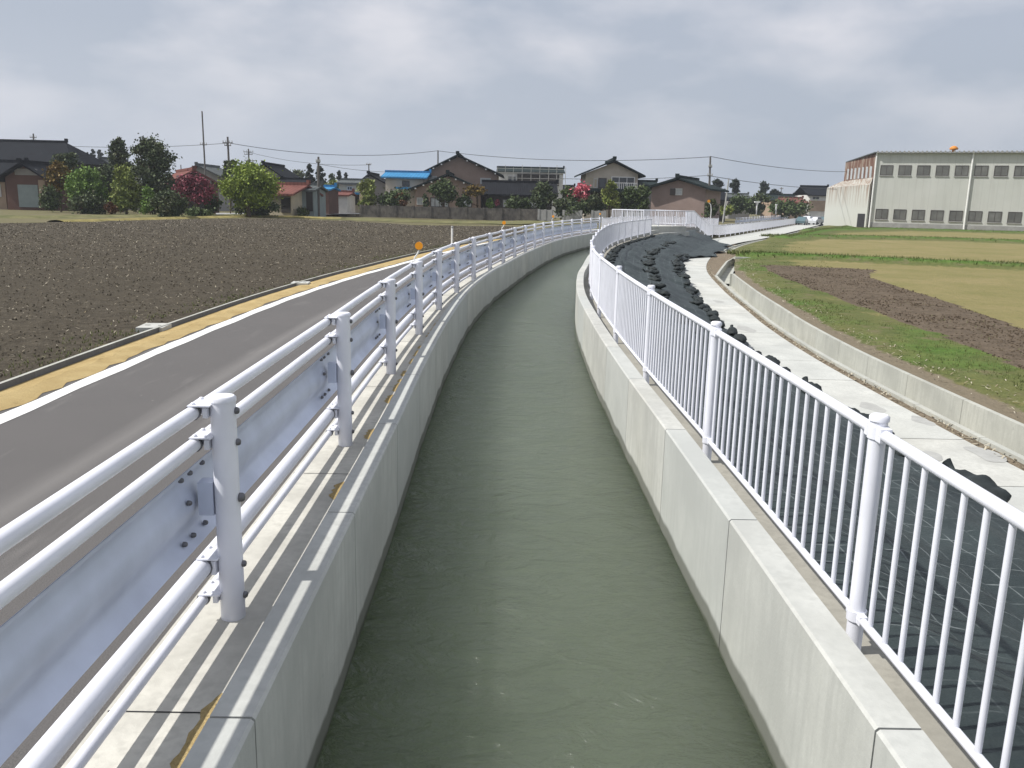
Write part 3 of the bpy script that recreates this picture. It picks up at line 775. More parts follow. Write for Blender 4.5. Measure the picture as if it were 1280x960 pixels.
LEV = [([(12.2, 49.0), (17.7, 47.0), (25.5, 43.5), (60, 33)], 1.2), ([(23, 80), (34, 84), (41, 84), (60, 76), (90, 66)], 2.6), ([(36, 106), (53, 124), (72, 119), (100, 108)], 4.0), ([(24, 76), (34, 98), (50, 130)], 2.0)]
mb = MB(); ss = [SN]
while ss[-1] < s_at_y(150): ss.append(ss[-1]+max(.35, ss[-1]*.012))
ds = [0]; 
while ds[-1] < 110: ds.append(ds[-1]+max(.22, ds[-1]*.045))
nd = len(ds); vs = []; uv = []; zone = []
def land_edge(s):
    Y = cpos(s)[1]
    if s < s_at_y(38.5): return 7.04
    if s > s_at_y(60): return 6.98
    xs = np.interp(Y, [38.5, 41.2, 47, 56.5, 60], [off(s_at_y(38.5), 7.04)[0], 10.7, 12.4, 15.7, off(s_at_y(60), 6.98)[0]])
    return 7.1+.35*math.sin((s-s_at_y(38.5))/(s_at_y(60)-s_at_y(38.5))*math.pi)
for s in ss:
    e = land_edge(s); hx_, hy_ = off(s, e)
    for j, dd in enumerate(ds):
        x, y = off(s, e+dd) if dd < 3 else (off(s, e+3)[0]+(dd-3), off(s, e+3)[1]-(dd-3)*.12)
        z = -.87+.10*smooth(0, 1.2, dd)+.05*(fbm(x*.5, y*.5, 5)-.5)*smooth(0, 1, dd)
        r = 1.0 if inside(x, y, PLOW) else 0.0
        dl = min(seg_d(x, y, L_)/w for L_, w in LEV)
        g = max(0, 1.12-dl*.55)
        if r: z += .07*(fbm(x*2.2, y*2.2, 8)-.3)
        z += .30*smooth(1.2, .1, dl)
        band = smooth(4.2, 2.2, dd)*smooth(56, 40, s) + smooth(5.0, 2.5, dd)*smooth(40, 56, s)*.9
        g = max(g, band*(.45+.6*fbm(x*.7, y*.7, 77)))
        b = smooth(.75, .1, dd)*(.9 if s < s_at_y(40) else .5)*(.5+fbm(x, y, 15))
        vs.append((x, y, z)); uv.append((s, dd)); zone.append((r, g, b, 1))
mb.add(vs, [(i*nd+j, i*nd+j+1, (i+1)*nd+j+1, (i+1)*nd+j)[::-1] for i in range(len(ss)-1) for j in range(nd-1)], True, uv)
land = mb.build('farmland', 'land'); ca = land.data.color_attributes.new('zone', 'FLOAT_COLOR', 'POINT')
ca.data.foreach_set('color', np.array(zone, dtype=np.float32).ravel()); structure(land)

# grass tufts, clods, straw (uncountable)
def scatter(mb, pts, kind, size):
    for (x, y, z) in pts:
        a = random.random()*6.28; s = size*random.uniform(.6, 1.5)
        if kind == 'blade':
            for k in range(3):
                a2 = a+k*2.1+random.uniform(-.5, .5); w = s*.12; dx, dy = math.cos(a2), math.sin(a2); l = random.uniform(.3, .9)*s*.8
                mb.add([(x-dy*w, y+dx*w, z), (x+dy*w, y-dx*w, z), (x+dx*l, y+dy*l, z+s*random.uniform(.5, 1))], [(0, 1, 2)])
        elif kind == 'fleck':
            w = s*.25; dx, dy = math.cos(a), math.sin(a); t = random.uniform(.0, .5)*s
            mb.add([(x-dx*s/2-dy*w/2, y-dy*s/2+dx*w/2, z), (x-dx*s/2+dy*w/2, y-dy*s/2-dx*w/2, z), (x+dx*s/2+dy*w/2, y+dy*s/2-dx*w/2, z+t), (x+dx*s/2-dy*w/2, y+dy*s/2+dx*w/2, z+t)], [(0, 1, 2, 3)])
        else:
            h = s*random.uniform(.22, .5); r = [random.uniform(.6, 1.1)*s*.5 for _ in range(5)]
            v = [(x+math.cos(a+i*1.257)*r[i], y+math.sin(a+i*1.257)*r[i], z-.02) for i in range(5)]; v2 = [(x+math.cos(a+.4+i*1.257)*r[i]*.55, y+math.sin(a+.4+i*1.257)*r[i]*.55, z+h*random.uniform(.7, 1.1)) for i in range(5)]
            mb.add(v+v2, [(i, (i+1) % 5, 5+(i+1) % 5, 5+i) for i in range(5)]+[(5, 6, 7, 8, 9)])
def lz(x, y): return -.80
pts = []
for _ in range(19000):
    s = SN+8+abs(random.betavariate(1.1, 2.6))*90; dd = random.uniform(.35, 4.6)
    x, y = off(s, land_edge(s)+dd)
    if s < 1 or inside(x, y, PLOW) and random.random() < .9: continue
    if fbm(x*.7, y*.7, 77) < .44: continue
    pts.append((x, y, -.87+.10*smooth(0, 1.2, dd)-.02))
mb = MB(); scatter(mb, pts, 'blade', .06); 
pts = []
for L_, w in LEV:
    for a, b in zip(L_[:-1], L_[1:]):
        for _ in range(int(math.hypot(b[0]-a[0], b[1]-a[1])*110)):
            t = random.random(); g = random.gauss(0, w*.30); x = a[0]+(b[0]-a[0])*t; y = a[1]+(b[1]-a[1])*t+g
            pts.append((x, y, -.62-.14*min(1, abs(g)/w)))
scatter(mb, pts, 'blade', .24)
tag(mb.build('grass', 'blade'), kind='stuff')
pts = []
while len(pts) < 7500:
    x, y = random.uniform(8, 19), 4+random.betavariate(1, 1.3)*38
    if inside(x, y, PLOW): pts.append((x, y, -.77))
mb = MB(); scatter(mb, pts, 'clod', .06); tag(mb.build('soil_clods', 'clod2'), kind='stuff')
pts = [(*off(random.uniform(0, 50), 7.05+random.uniform(.05, 1.2)), -.80) for _ in range(1500)] + [(*off(random.uniform(0, 45), random.uniform(6.02, 6.2)), -1.0) for _ in range(1300)]
mb = MB(); scatter(mb, pts, 'fleck', .06); tag(mb.build('gravel_litter', 'straw'), kind='stuff')

# left ploughed field
FLD = [off(SN, -5.66), off(20, -5.66), off(40, -5.66), off(s_at_y(57), -5.66), G(640, 283, -.1), G(520, 281.5, -.1), G(440, 276.5, -.1), G(330, 272.5, -.1), G(250, 273.5, -.1), G(110, 277, -.1), G(0, 279.5, -.1), (-60, 55), (-60, 2), (-20, -4)]
def fz(x, y): return -.10+.09*(fbm(x*.9, y*.9, 41)-.5)+.05*(fbm(x*4, y*4, 43)-.5)
mb = MB(); vs = []; idx = {}; Ys = [2.0]
while Ys[-1] < 95: Ys.append(Ys[-1]+max(.14, Ys[-1]*.012))
Us = np.linspace(0, 1, 190)
def fx0(y):  # inner edge of the field beside the kerb
    s = s_at_y(y) if y < 170 else 170
    lo, hi = -8, 220
    for _ in range(24):
        m_ = (lo+hi)/2
        if off(m_, -5.66)[1] < y: lo = m_
        else: hi = m_
    return off(lo, -5.66)[0]
grid_ = []
for y in Ys:
    x0 = fx0(y); row = []
    for u in Us:
        x = x0-(u**1.5)*62; row.append((x, y, fz(x, y)-(.0 if u > .004 else .02)))
    grid_.append(row)
idx = [[None]*190 for _ in Ys]; fs = []
flat = [p for r_ in grid_ for p in r_]
for i in range(len(Ys)-1):
    for j in range(189):
        cx_, cy_ = grid_[i][j][0], Ys[i]
        e_ = 1.2*(fbm(cx_*.3, cy_*.3, 60)-.5)
        if inside(cx_, cy_+e_, FLD): fs.append((i*190+j, (i+1)*190+j, (i+1)*190+j+1, i*190+j+1)[::-1])
mb.add(flat, fs, True); structure(mb.build('ploughed_field', 'soil'))
pts = []; fl = []
for _ in range(56000):
    y = 3+85*random.betavariate(1.0, 1.9); x0 = fx0(y); x = x0-.3-random.betavariate(1, 1.2)*45
    if abs(x) > y*.75+2 or not inside(x, y, FLD): continue
    (pts if random.random() < .55 else fl).append((x, y, fz(x, y)+.005))
mb = MB()
for p in pts: scatter(mb, [p], 'clod', .026+.0008*p[1])
tag(mb.build('soil_clods', 'clod'), kind='stuff')
mb = MB()
for p in fl: scatter(mb, [p], 'fleck', .028+.0009*p[1])
tag(mb.build('straw_litter', 'straw'), kind='stuff')
mb = MB(); pts = []
for _ in range(3500):
    s = random.uniform(0, 50); dd = abs(random.gauss(0, .45)); x, y = off(s, -5.7-dd)
    if fbm(x*1.2, y*1.2, 90) > .42: pts.append((x, y, -.10))
scatter(mb, pts, 'blade', .05); tag(mb.build('grass', 'blade'), kind='stuff')

# small concrete plates beside the kerb, marker posts
for (px, py, lab) in ((207, 407, 'small pale concrete plate beside the kerb, nearer of two'), (385, 353, 'small pale concrete plate beside the kerb, farther of two')):
    X, Y = G(px, py, -.02); mb = MB(); mb.box((X-.18, Y, -.06), (.40, .5, .08), .1)
    for q in (-.1, .1): mb.box((X-.18+q, Y, -.014), (.07, .03, .012))
    tag(mb.build('concrete_plate', 'conc_pave'), lab, 'concrete plate', 'concrete plates beside the kerb')
X, Y = G(565, 309, -.05)
t = thing('marker_post', 'white roadside marker post standing beyond the road kerb', 'marker post', (X, Y, -.05))
hp = 26/1059*Y*.98
mb = MB(); mb.tube([(X, Y, -.1), (X, Y, hp-.05)], .045, 12); mb.build('post', 'white', t)
mb = MB(); mb.tube([(X, Y, hp-.13), (X, Y, hp-.07)], .05, 12); mb.build('band', 'conc_pole', t)

# ------------------------------------------------------------------ sluice platform with raised railing
gx0, gy0, _ = W(804, 280, 62.5); gx1, gy1, _ = W(858, 280, 66)
root = thing('sluice_platform', 'raised concrete sluice platform across the canal with white bar railing', 'sluice', (gx0, gy0, 0))
ang = math.atan2(gy1-gy0, gx1-gx0); tdir = Vector((math.cos(ang), math.sin(ang), 0)); ndir = Vector((-math.sin(ang), math.cos(ang), 0))
P0 = Vector((gx0, gy0, 0)); P1 = Vector((gx1, gy1, 0)); P2 = P1+ndir*3; P3 = P0+ndir*3
mb = MB(); mb.poly([(P0.x, P0.y, -1.1), (P1.x, P1.y, -1.1), (P2.x, P2.y, -1.1), (P3.x, P3.y, -1.1)], (0, 0, 1.55)); mb.build('deck', 'conc_pave', root)
cnr = [P0, P1, P2, P3, P0]
for a, b in zip(cnr[:-1], cnr[1:]):
    mb = MB(); mb.tube([a+Vector((0, 0, 1.58)), b+Vector((0, 0, 1.58))], .03, 8); mb.tube([a+Vector((0, 0, .6)), b+Vector((0, 0, .6))], .02, 6)
    barfence(mb, [tuple(a)[:2], tuple(b)[:2]], [.6, .6], [1.56, 1.56], .17, .014)
    mb.build('railing_side', 'paint', root)
    n = 3
    for q in range(n): 
        p = a+(b-a)*q/n; mb = MB(); mb.tube([p+Vector((0, 0, .4)), p+Vector((0, 0, 1.6))], .035, 8); mb.build('post', 'paint', root)
# sloping railing stepping down to the lower bank
root = thing('stair_railing', 'white bar railing sloping down beside the sluice steps', 'railing', tuple(P1), 'white bar railings')
e1 = Vector((*off(RP2[0], DR+.3), 0))
mb = MB(); za, zb = 1.58, zR(RP2[0])+1.05
a = P1+ndir*.1; mb.tube([(a.x, a.y, za), (a.x+(e1.x-a.x)*.25, a.y+(e1.y-a.y)*.25, za), (a.x+(e1.x-a.x)*.8, a.y+(e1.y-a.y)*.8, zb+.02), (e1.x, e1.y, zb)], .03, 8); mb.build('top_rail', 'paint', root)
mb = MB(); mb.tube([(a.x, a.y, za-.98), (a.x+(e1.x-a.x)*.25, a.y+(e1.y-a.y)*.25, za-.98), (a.x+(e1.x-a.x)*.8, a.y+(e1.y-a.y)*.8, zb-.93), (e1.x, e1.y, zb-.93)], .02, 6); mb.build('bottom_rail', 'paint', root)
mb = MB(); k = 110
for i in range(k):
    t_ = i/(k-1); zt = np.interp(t_, [0, .25, .8, 1], [za, za, zb+.02, zb]); x = a.x+(e1.x-a.x)*t_; y = a.y+(e1.y-a.y)*t_; mb.tube([(x, y, zt-.96), (x, y, zt)], .014, 5, False)
tag(mb.build('balusters', 'paint', root), kind='stuff')
for i in range(7):
    t_ = i/6; zt = np.interp(t_, [0, .25, .8, 1], [za, za, zb+.02, zb]); x = a.x+(e1.x-a.x)*t_; y = a.y+(e1.y-a.y)*t_
    mb = MB(); mb.tube([(x, y, zt-1.2), (x, y, zt+.03)], .038, 6); mb.build('post', 'paint', root)
# front wing: railing continues to the platform
s_e = RP[-1]
mb = MB(); mb.poly([(*off(s_at_y(63), 1.4), -1.1), (*off(s_at_y(63), 1.75), -1.1), (P1.x+.4, P1.y+.6, -1.1), (P1.x, P1.y+.8, -1.1)], (0, 0, 1.1)); 
tag(mb.build('wing_wall', 'conc_pave'), 'short pale concrete wing wall at the foot of the sluice platform', 'wing wall')
# ------------------------------------------------------------------ buildings
def rotpt(p, c, a):
    ca, sa = math.cos(a), math.sin(a); x, y = p[0]-c[0], p[1]-c[1]
    return (c[0]+x*ca-y*sa, c[1]+x*sa+y*ca, p[2])
class House:
    """front face stands at forward distance Y; local frame may be turned by rot about the front centre"""
    def __init__(s, name, label, x0, x1, Y, base, rot=0, cat='house', group=None):
        xm = (x0+x1)/2; s.Y = Y; a = W(x0, 250, Y)[0]; b = W(x1, 250, Y)[0]
        s.c = ((a+b)/2, Y); s.rot = rot; s.w = (b-a)/max(.3, math.cos(rot)); s.z0 = base
        s.a = s.c[0]-s.w/2; s.b = s.c[0]+s.w/2; s.k = max(.3, math.cos(rot))
        s.root = thing(name, label, cat, (s.c[0], Y, base), group)
    def X(s, px): return s.c[0]+(W(px, 250, s.Y)[0]-s.c[0])/s.k
    def z(s, px, py): return W(px, py, s.Y)[2]
    def put(s, mb, name, mat, parent=None):
        mb.v = [rotpt(p, s.c, s.rot) for p in mb.v]; return mb.build(name, mat, parent or s.root)
    def gable(s, eave, ridge, depth, wall_m, roof_m, oh=.6, ridge_px=None, th=.22, dy=0, purl=False):
        """ridge runs away from the camera"""
        xm = (s.a+s.b)/2 if ridge_px is None else s.X(ridge_px)
        ze = s.z((s.a+s.b)/2, eave) if False else W(640, 250, s.Y)[2]*0+eave; zr = ridge; y0, y1 = s.Y+dy, s.Y+dy+depth
        mb = MB(); mb.poly([(s.a, y0, s.z0-1.0), (s.b, y0, s.z0-1.0), (s.b, y0, ze), (xm, y0, zr-.12), (s.a, y0, ze)], (0, depth, 0)); wl = s.put(mb, 'wall', wall_m)
        mb = MB()
        for (xe, sg) in ((s.a, -1), (s.b, 1)):
            sl = (zr-ze)/abs(xe-xm); xo = xe+sg*oh; zo = ze-sl*oh
            q = [(xm, y0-oh, zr+.02), (xo, y0-oh, zo+.02), (xo, y0-oh, zo+.02+th), (xm, y0-oh, zr+.02+th)]
            n = len(q); L_ = depth+2*oh; vs = q+[(p[0], p[1]+L_, p[2]) for p in q]
            uvs = [(0, 0), (0, 1), (0, 1), (0, 0)]+[(L_, 0), (L_, 1), (L_, 1), (L_, 0)]
            fs = [(0, 1, 2, 3), (7, 6, 5, 4)]+[(i, i+4, (i+1) % 4+4, (i+1) % 4) for i in range(4)]
            mb.add(vs, fs, False, uvs)
        rf = s.put(mb, 'roof', roof_m)
        mb = MB(); mb.box((xm, y0+depth/2, zr+th+.12), (.38, depth+2*oh+.1, .30)); mb.box((xm, y0-oh-.02, zr+th+.22), (.5, .16, .42)); s.put(mb, 'ridge_tiles', roof_m, rf)
        for (xe, sg) in ((s.a, -1), (s.b, 1)):
            for q in range(0, 5 if purl else 0):
                t = q/4.6; x = xm+(xe+sg*oh*.6-xm)*t; sl = (zr-ze)/abs(xe-xm); mb = MB(); mb.box((x, y0-oh*.55, zr-abs(x-xm)*sl-.10), (.15, oh*1.05, .16)); s.put(mb, 'purlin_end', 'white' if roof_m in ('roof_green',) else 'w_dark', rf)
        return rf
    def long(s, eave, ridge, depth, wall_m, roof_m, oh=.6, th=.2, hip=0):
        """ridge runs across the view"""
        y0, y1 = s.Y, s.Y+depth; ym = (y0+y1)/2
        mb = MB(); mb.poly([(s.a, y0, s.z0-1.0), (s.a, y1, s.z0-1.0), (s.a, y1, eave), (s.a, ym, ridge-.1), (s.a, y0, eave)], (s.b-s.a, 0, 0))
        if hip: mb = MB(); mb.box(((s.a+s.b)/2, ym, (s.z0-1.0+eave)/2), (s.b-s.a, depth, eave-s.z0+1.0))
        s.put(mb, 'wall', wall_m)
        sl = (ridge-eave)/(depth/2); mb = MB(); A, B = s.a-oh, s.b+oh
        for (ye, sg) in ((y0-oh, -1), (y1+oh, 1)):
            zo = eave-sl*oh
            q = [(A, ye, zo), (B, ye, zo), (B-hip, ym, ridge), (A+hip*.0, ym, ridge)]
            vs = [(p[0], p[1], p[2]+.02) for p in q]+[(p[0], p[1], p[2]+.02+th) for p in q]
            mb.add(vs, [(0, 1, 2, 3), (7, 6, 5, 4), (0, 4, 5, 1), (1, 5, 6, 2), (2, 6, 7, 3), (3, 7, 4, 0)], False, [(p[0], 0) for p in vs])
        if hip:
            zo = eave-sl*oh; vs = [(B, y0-oh, zo+th), (B, y1+oh, zo+th), (B-hip, ym, ridge+th)]; mb.add(vs, [(0, 1, 2)])
        rf = s.put(mb, 'roof', roof_m)
        mb = MB(); mb.box(((A+B-hip)/2, ym, ridge+th+.12), (B-A-hip+.1, .36, .34)); mb.box((B-hip, ym, ridge+th+.3), (.3, .45, .5)); s.put(mb, 'ridge_tiles', roof_m, rf)
        return rf
    def window(s, x0, y0, x1, y1, pane='glass', fr='frame', mull=1, dy=0, name='window'):
        Xa, Xb = s.X(x0), s.X(x1); zb, zt = s.z((x0+x1)/2, y1), s.z((x0+x1)/2, y0); yy = s.Y+dy; t = .10
        mb = MB(); w = Xb-Xa; h = zt-zb; cx = (Xa+Xb)/2; cz = (zt+zb)/2
        for x in (Xa+t/2, Xb-t/2): mb.box((x, yy-.05, cz), (t, .14, h))
        for z_ in (zb+t/2, zt-t/2): mb.box((cx, yy-.05, z_), (w-2*t, .14, t))
        for q in range(1, mull+1): mb.box((Xa+w*q/(mull+1), yy-.04, cz), (t*.7, .10, h-2*t))
        f = s.put(mb, name, fr)
        mb = MB(); mb.box((cx, yy-.01, cz), (w-2*t, .06, h-2*t)); s.put(mb, 'pane', pane, f)
        return f
    def block(s, x0, y0, x1, y1, mat, name, d=.1, dy=0):
        Xa, Xb = s.X(x0), s.X(x1); zb, zt = s.z((x0+x1)/2, y1), s.z((x0+x1)/2, y0)
        mb = MB(); mb.box(((Xa+Xb)/2, s.Y+dy-d/2+.003, (zb+zt)/2), (Xb-Xa, d, zt-zb)); return s.put(mb, name, mat)
def zpx(px, py, Y): return W(px, py, Y)[2]
GZ = -.12
# far left farmhouse with black roof
h = House('farmhouse', 'large farmhouse with long black tiled roof at the far left', -70, 88, 114, GZ)
h.long(zpx(50, 199, 114), zpx(50, 179.5, 118), 9, 'w_dark', 'roof_dark', 1.2, hip=3.4); h.window(0, 201, 22, 209, 'glass_pale', 'frame_dark', 2); h.window(40, 201, 70, 209, 'glass_pale', 'frame_dark', 3)
h = House('house', 'tan walled low house with dark gable and grey garage shutter', 9, 60, 96, GZ)
h.gable(zpx(35, 222, 96), zpx(43, 206, 96), 9, 'w_redbrown', 'roof_dark', .9)
h.block(24, 231, 49, 259, 'w_green', 'garage_shutter'); h.block(22, 211, 50, 219, 'w_grey', 'gable_panel', .05, -.01); h.block(50, 225, 58, 260, 'w_tan', 'side_panel', .06)
h = House('house', 'tan wing with dark roof cut by the left edge of the picture', -80, 8, 97.5, GZ)
h.long(zpx(-20, 221, 97.5), zpx(-20, 204, 100), 7, 'w_tan', 'roof_dark', .7); h.window(-16, 230, 3, 246, 'glass_pale')
h = House('house', 'small grey roofed house seen between the trees on the left', 112, 150, 132, GZ)
h.gable(zpx(130, 210, 132), zpx(130, 200, 132), 8, 'w_grey', 'roof_grey')
h = House('house', 'grey hip roofed house behind the red roofed barn', 226, 274, 140, GZ)
h.gable(zpx(250, 219, 140), zpx(250, 208, 140), 9, 'w_grey', 'roof_grey', .8)
h = House('barn', 'red roofed barn with grey gable behind the red maple', 219, 269, 103, GZ, rot=R(28), cat='barn')
h.gable(zpx(245, 230, 103), zpx(245, 214.5, 103), 15, 'w_redbrown', 'roof_red', .7); h.block(226, 220, 262, 233, 'w_grey', 'gable_boards', .06)
h.block(232, 250, 256, 262, 'w_dark', 'doorway', .05)
h = House('house', 'two storey dark gabled house behind the lime green tree', 316, 350, 124, GZ)
h.gable(zpx(335, 218, 124), zpx(336, 207, 124), 9, 'w_grey', 'roof_dark', .9); h.window(338, 222, 347, 229)
h = House('house', 'low dark roofed house between the lime tree and the sheds', 345, 378, 120, GZ)
h.long(zpx(360, 232, 120), zpx(360, 226, 122), 7, 'w_grey', 'roof_dark', .5)
h = House('shed', 'cream walled shed with red metal roof and dark doorway', 334, 365, 92, GZ, rot=R(-14), cat='shed')
h.long(zpx(350, 243, 92), zpx(350, 233, 94), 6, 'w_cream', 'roof_red', .5); h.block(352, 247, 364, 266, 'w_dark', 'doorway')
h = House('shed', 'grey green sheet metal shed with open front beside the pink azalea', 366, 392, 94, GZ, cat='shed')
h.long(zpx(380, 239, 94), zpx(380, 234, 97), 6, 'w_green', 'roof_grey', .3); h.block(383, 240, 391, 264, 'w_dark', 'doorway')
h = House('shed', 'brick red shed with thin blue roof behind the leaning pole', 391, 411, 110, GZ, cat='shed')
h.long(zpx(400, 238, 110), zpx(400, 235.5, 113), 6, 'w_redbrown', 'roof_blue', .3)
h = House('house', 'long low white building behind the clipped shrubs', 411, 434, 118, GZ)
h.long(zpx(420, 245, 118), zpx(420, 242, 120), 6, 'w_white', 'roof_red', .3)
h = House('house', 'cream two storey house with blue canopy', 424, 449, 124, GZ)
h.long(zpx(436, 230, 124), zpx(436, 227, 127), 7, 'w_cream', 'roof_grey', .4); h.window(434, 233, 441, 238); h.block(424, 240.5, 450, 243, 'roof_blue', 'canopy', 1.6); h.block(432, 243, 449, 256, 'w_dark', 'carport', .1)
h = House('house', 'dark hip roofed house to the left of the blue roof', 450, 481, 132, GZ)
h.gable(zpx(465, 229, 132), zpx(462, 219, 132), 8, 'w_grey', 'roof_black', .8, ridge_px=462)
h = House('house', 'beige house with bright blue metal roof', 482, 529, 122, GZ)
h.long(zpx(505, 222.5, 122), zpx(505, 217.5, 126), 8, 'w_beige', 'roof_blue', .6); h.window(503, 226, 512, 233, 'glass', 'frame_dark'); h.block(496, 234, 516, 236.5, 'roof_blue', 'lean_to_roof', 1.4); h.window(486, 240, 498, 250, 'glass_pale')
h = House('house', 'large brown two storey house with wide green black gable', 531, 621, 128, GZ)
h.gable(zpx(575, 216.5, 128), zpx(572, 195, 128), 11, 'w_brown', 'roof_green', .9, ridge_px=572, purl=True)
h.window(600, 222.5, 613, 230, 'glass_pale'); h.window(536, 220, 546, 226, 'glass_pale')
h = House('house', 'brown front wing with lower gable behind the garden trees', 519, 601, 119, GZ)
h.gable(zpx(560, 236, 119), zpx(560, 219, 119), 8, 'w_brown', 'roof_green', .9, ridge_px=560, purl=True)
h.window(521, 247, 529, 256, 'glass_pale'); h.window(538, 247, 561, 259, 'glass_pale', 'frame_dark', 3); h.window(573, 248, 590, 259, 'glass_pale', 'frame_dark', 2)
h = House('house', 'single storey dark wing with black tiled roof beside the brown house', 608, 690, 117.5, GZ)
h.long(zpx(648, 243, 117.5), zpx(648, 230, 121), 9, 'w_dark', 'roof_black', .8)
h.window(628, 249, 654, 260, 'glass_pale', 'frame_dark', 3); h.window(658, 249, 672, 260, 'glass_pale', 'frame_dark', 2)
h = House('house', 'pale house under scaffolding behind the black roofed wing', 622, 703, 152, GZ)
h.long(zpx(662, 216, 152), zpx(662, 211.5, 155), 9, 'w_white', 'roof_green', .3)
h.block(646, 218, 698, 232, 'w_dark', 'dark_cladding', .2); h.window(634, 220, 645, 230, 'glass', 'frame'); h.window(656, 221, 668, 228, 'glass', 'frame')
sc_root = thing('scaffolding', 'thin steel scaffolding standing around the pale house', 'scaffolding', (W(662, 250, 150)[0], 150, GZ))
for i, px in enumerate((621, 631, 641, 652, 663, 674, 685, 695, 706)):
    x = W(px, 250, 150)[0]; mb = MB(); mb.tube([(x, 150.3, GZ), (x, 150.3, zpx(px, 206 if i % 2 else 209, 150))], .045, 5); mb.build('standard', 'conc_pole', sc_root)
for py in (211, 216, 223, 230):
    mb = MB(); mb.tube([(W(621, py, 150)[0], 150.3, zpx(621, py-.9, 150)), (W(706, py, 150)[0], 150.3, zpx(706, py+1, 150))], .035, 5); mb.build('ledger', 'conc_pole', sc_root)
h = House('house', 'beige two storey house with green black gable and white balcony', 731, 796, 118, GZ)
h.gable(zpx(764, 217, 118), zpx(764, 202, 118), 9, 'w_beige', 'roof_green', .9, ridge_px=765)
h.block(731, 222, 745, 236, 'w_cream', 'pale_panel', .05); h.window(741, 223, 746, 235, 'glass_pale', 'frame', 0); h.window(747, 222.5, 757, 235, 'glass', 'frame_dark', 0)
h.window(763, 221, 792, 237, 'glass', 'white', 2, -.02, 'balcony_window')
h.block(728, 236, 799, 240, 'roof_green', 'canopy_roof', 1.6); h.block(733, 240, 795, 262, 'w_dark', 'ground_floor', .06)
h.window(745, 243, 760, 258, 'glass', 'frame_dark'); 
mb = MB()
xa, xb = h.X(763), h.X(794); zt = zpx(780, 229, 118)
for x in np.linspace(xa, xb, 14): mb.box((x, h.Y-1.1, zt-.45), (.05, .05, .9))
mb.box(((xa+xb)/2, h.Y-1.1, zt), (xb-xa, .08, .08)); mb.box(((xa+xb)/2, h.Y-.6, zt-.95), (xb-xa, 1.1, .12)); h.put(mb, 'balcony', 'white')
h = House('storehouse', 'taupe windowed storehouse with dark gable beyond the railings', 816, 878, 108, GZ, rot=R(-24), cat='storehouse')
h.gable(zpx(846, 235, 108), zpx(846, 224, 108), 10, 'w_taupe', 'roof_green', .9)
h.window(838, 235.5, 852, 244, 'glass_pale'); h.block(838, 235.5, 844, 244, 'frame_dark', 'shutter', .16)
h = House('house', 'low dark wing between the beige house and the storehouse', 800, 820, 121, GZ)
h.long(zpx(810, 233, 121), zpx(810, 229, 123), 7, 'w_grey', 'roof_green', .5)
for (x0, x1, Y, e, r_, wm, rm, lab, nm) in (
    (886, 908, 150, 250, 241, 'w_dark', 'roof_dark', 'dark distant house behind the wooden power pole', 'house'),
    (912, 938, 190, 249, 244, 'w_grey', 'roof_grey', 'distant grey roof just above the hedge', 'house'),
    (965, 996, 185, 251, 245, 'w_tan', 'roof_green', 'long distant house with dark green roof left of the lamp post', 'house'),
    (984, 1008, 178, 254, 249, 'w_tan', 'roof_red', 'distant low house with dull red roof', 'house')):
    h = House(nm, lab, x0, x1, Y, -.6); h.long(zpx((x0+x1)/2, e, Y), zpx((x0+x1)/2, r_, Y+3), 8, wm, rm, .5)
    h.window(x0+4, e+2, x0+9, e+6, 'glass_pale', 'frame', 0)
h = House('house', 'distant two storey house with navy roof and brick lower floor', 1012, 1046, 186, -.6)
h.long(zpx(1028, 244, 186), zpx(1028, 234.5, 189), 10, 'w_white', 'roof_dark', .6, hip=1)
h.block(1011, 251, 1047, 264, 'w_tan', 'brick_floor', .15); h.window(1015, 245.5, 1024, 249.5, 'glass', 'frame', 1); h.window(1034, 245.5, 1042, 249.5, 'glass', 'frame', 1); h.window(1015, 255, 1025, 259, 'glass_pale', 'frame', 2); h.window(1030, 255, 1040, 259, 'glass_pale', 'frame', 2)
# storeyed far roofs on the horizon
for i, (x0, x1, Y, e, r_, rm) in enumerate(((690, 716, 160, 240, 234, 'roof_dark'), (395, 425, 210, 238, 234, 'roof_dark'), (275, 300, 170, 236, 229, 'roof_dark'))):
    h = House('house', ('distant dark roof between the scaffolding and the pink tree', 'tiny far roof above the brick red shed', 'dark far roof just left of the lime green tree')[i], x0, x1, Y, GZ); h.long(zpx((x0+x1)/2, e, Y), zpx((x0+x1)/2, r_, Y+3), 8, 'w_grey', rm, .5)

# garden walls
def gwall(name, label, x0, x1, yt0, yt1, Y0, Y1, mat, cap=True, group=None):
    a = Vector((W(x0, 255, Y0)[0], Y0, 0)); b = Vector((W(x1, 255, Y1)[0], Y1, 0)); za = zpx(x0, yt0, Y0); zb = zpx(x1, yt1, Y1)
    t = thing(name, label, 'garden wall', tuple((a+b)/2), group); mb = MB()
    n = Vector((-(b-a).y, (b-a).x, 0)).normalized()*.15
    mb.add([tuple(a-n)[:2]+(GZ-.2,), tuple(b-n)[:2]+(GZ-.2,), tuple(b-n)[:2]+(zb,), tuple(a-n)[:2]+(za,), tuple(a+n)[:2]+(GZ-.2,), tuple(b+n)[:2]+(GZ-.2,), tuple(b+n)[:2]+(zb,), tuple(a+n)[:2]+(za,)],
           [(0, 1, 2, 3), (7, 6, 5, 4), (3, 2, 6, 7), (0, 3, 7, 4), (1, 5, 6, 2)]); mb.build('wall_face', mat, t)
    mb = MB(); k = max(2, int((b-a).length/2.2))
    for i in range(k+1):
        p = a+(b-a)*i/k; z = za+(zb-za)*i/k; mb.box((p.x, p.y, (GZ+z)/2+.03), (.26, .42, z-GZ+.06), math.atan2((b-a).y, (b-a).x))
    tag(mb.build('piers', mat, t), kind=None)
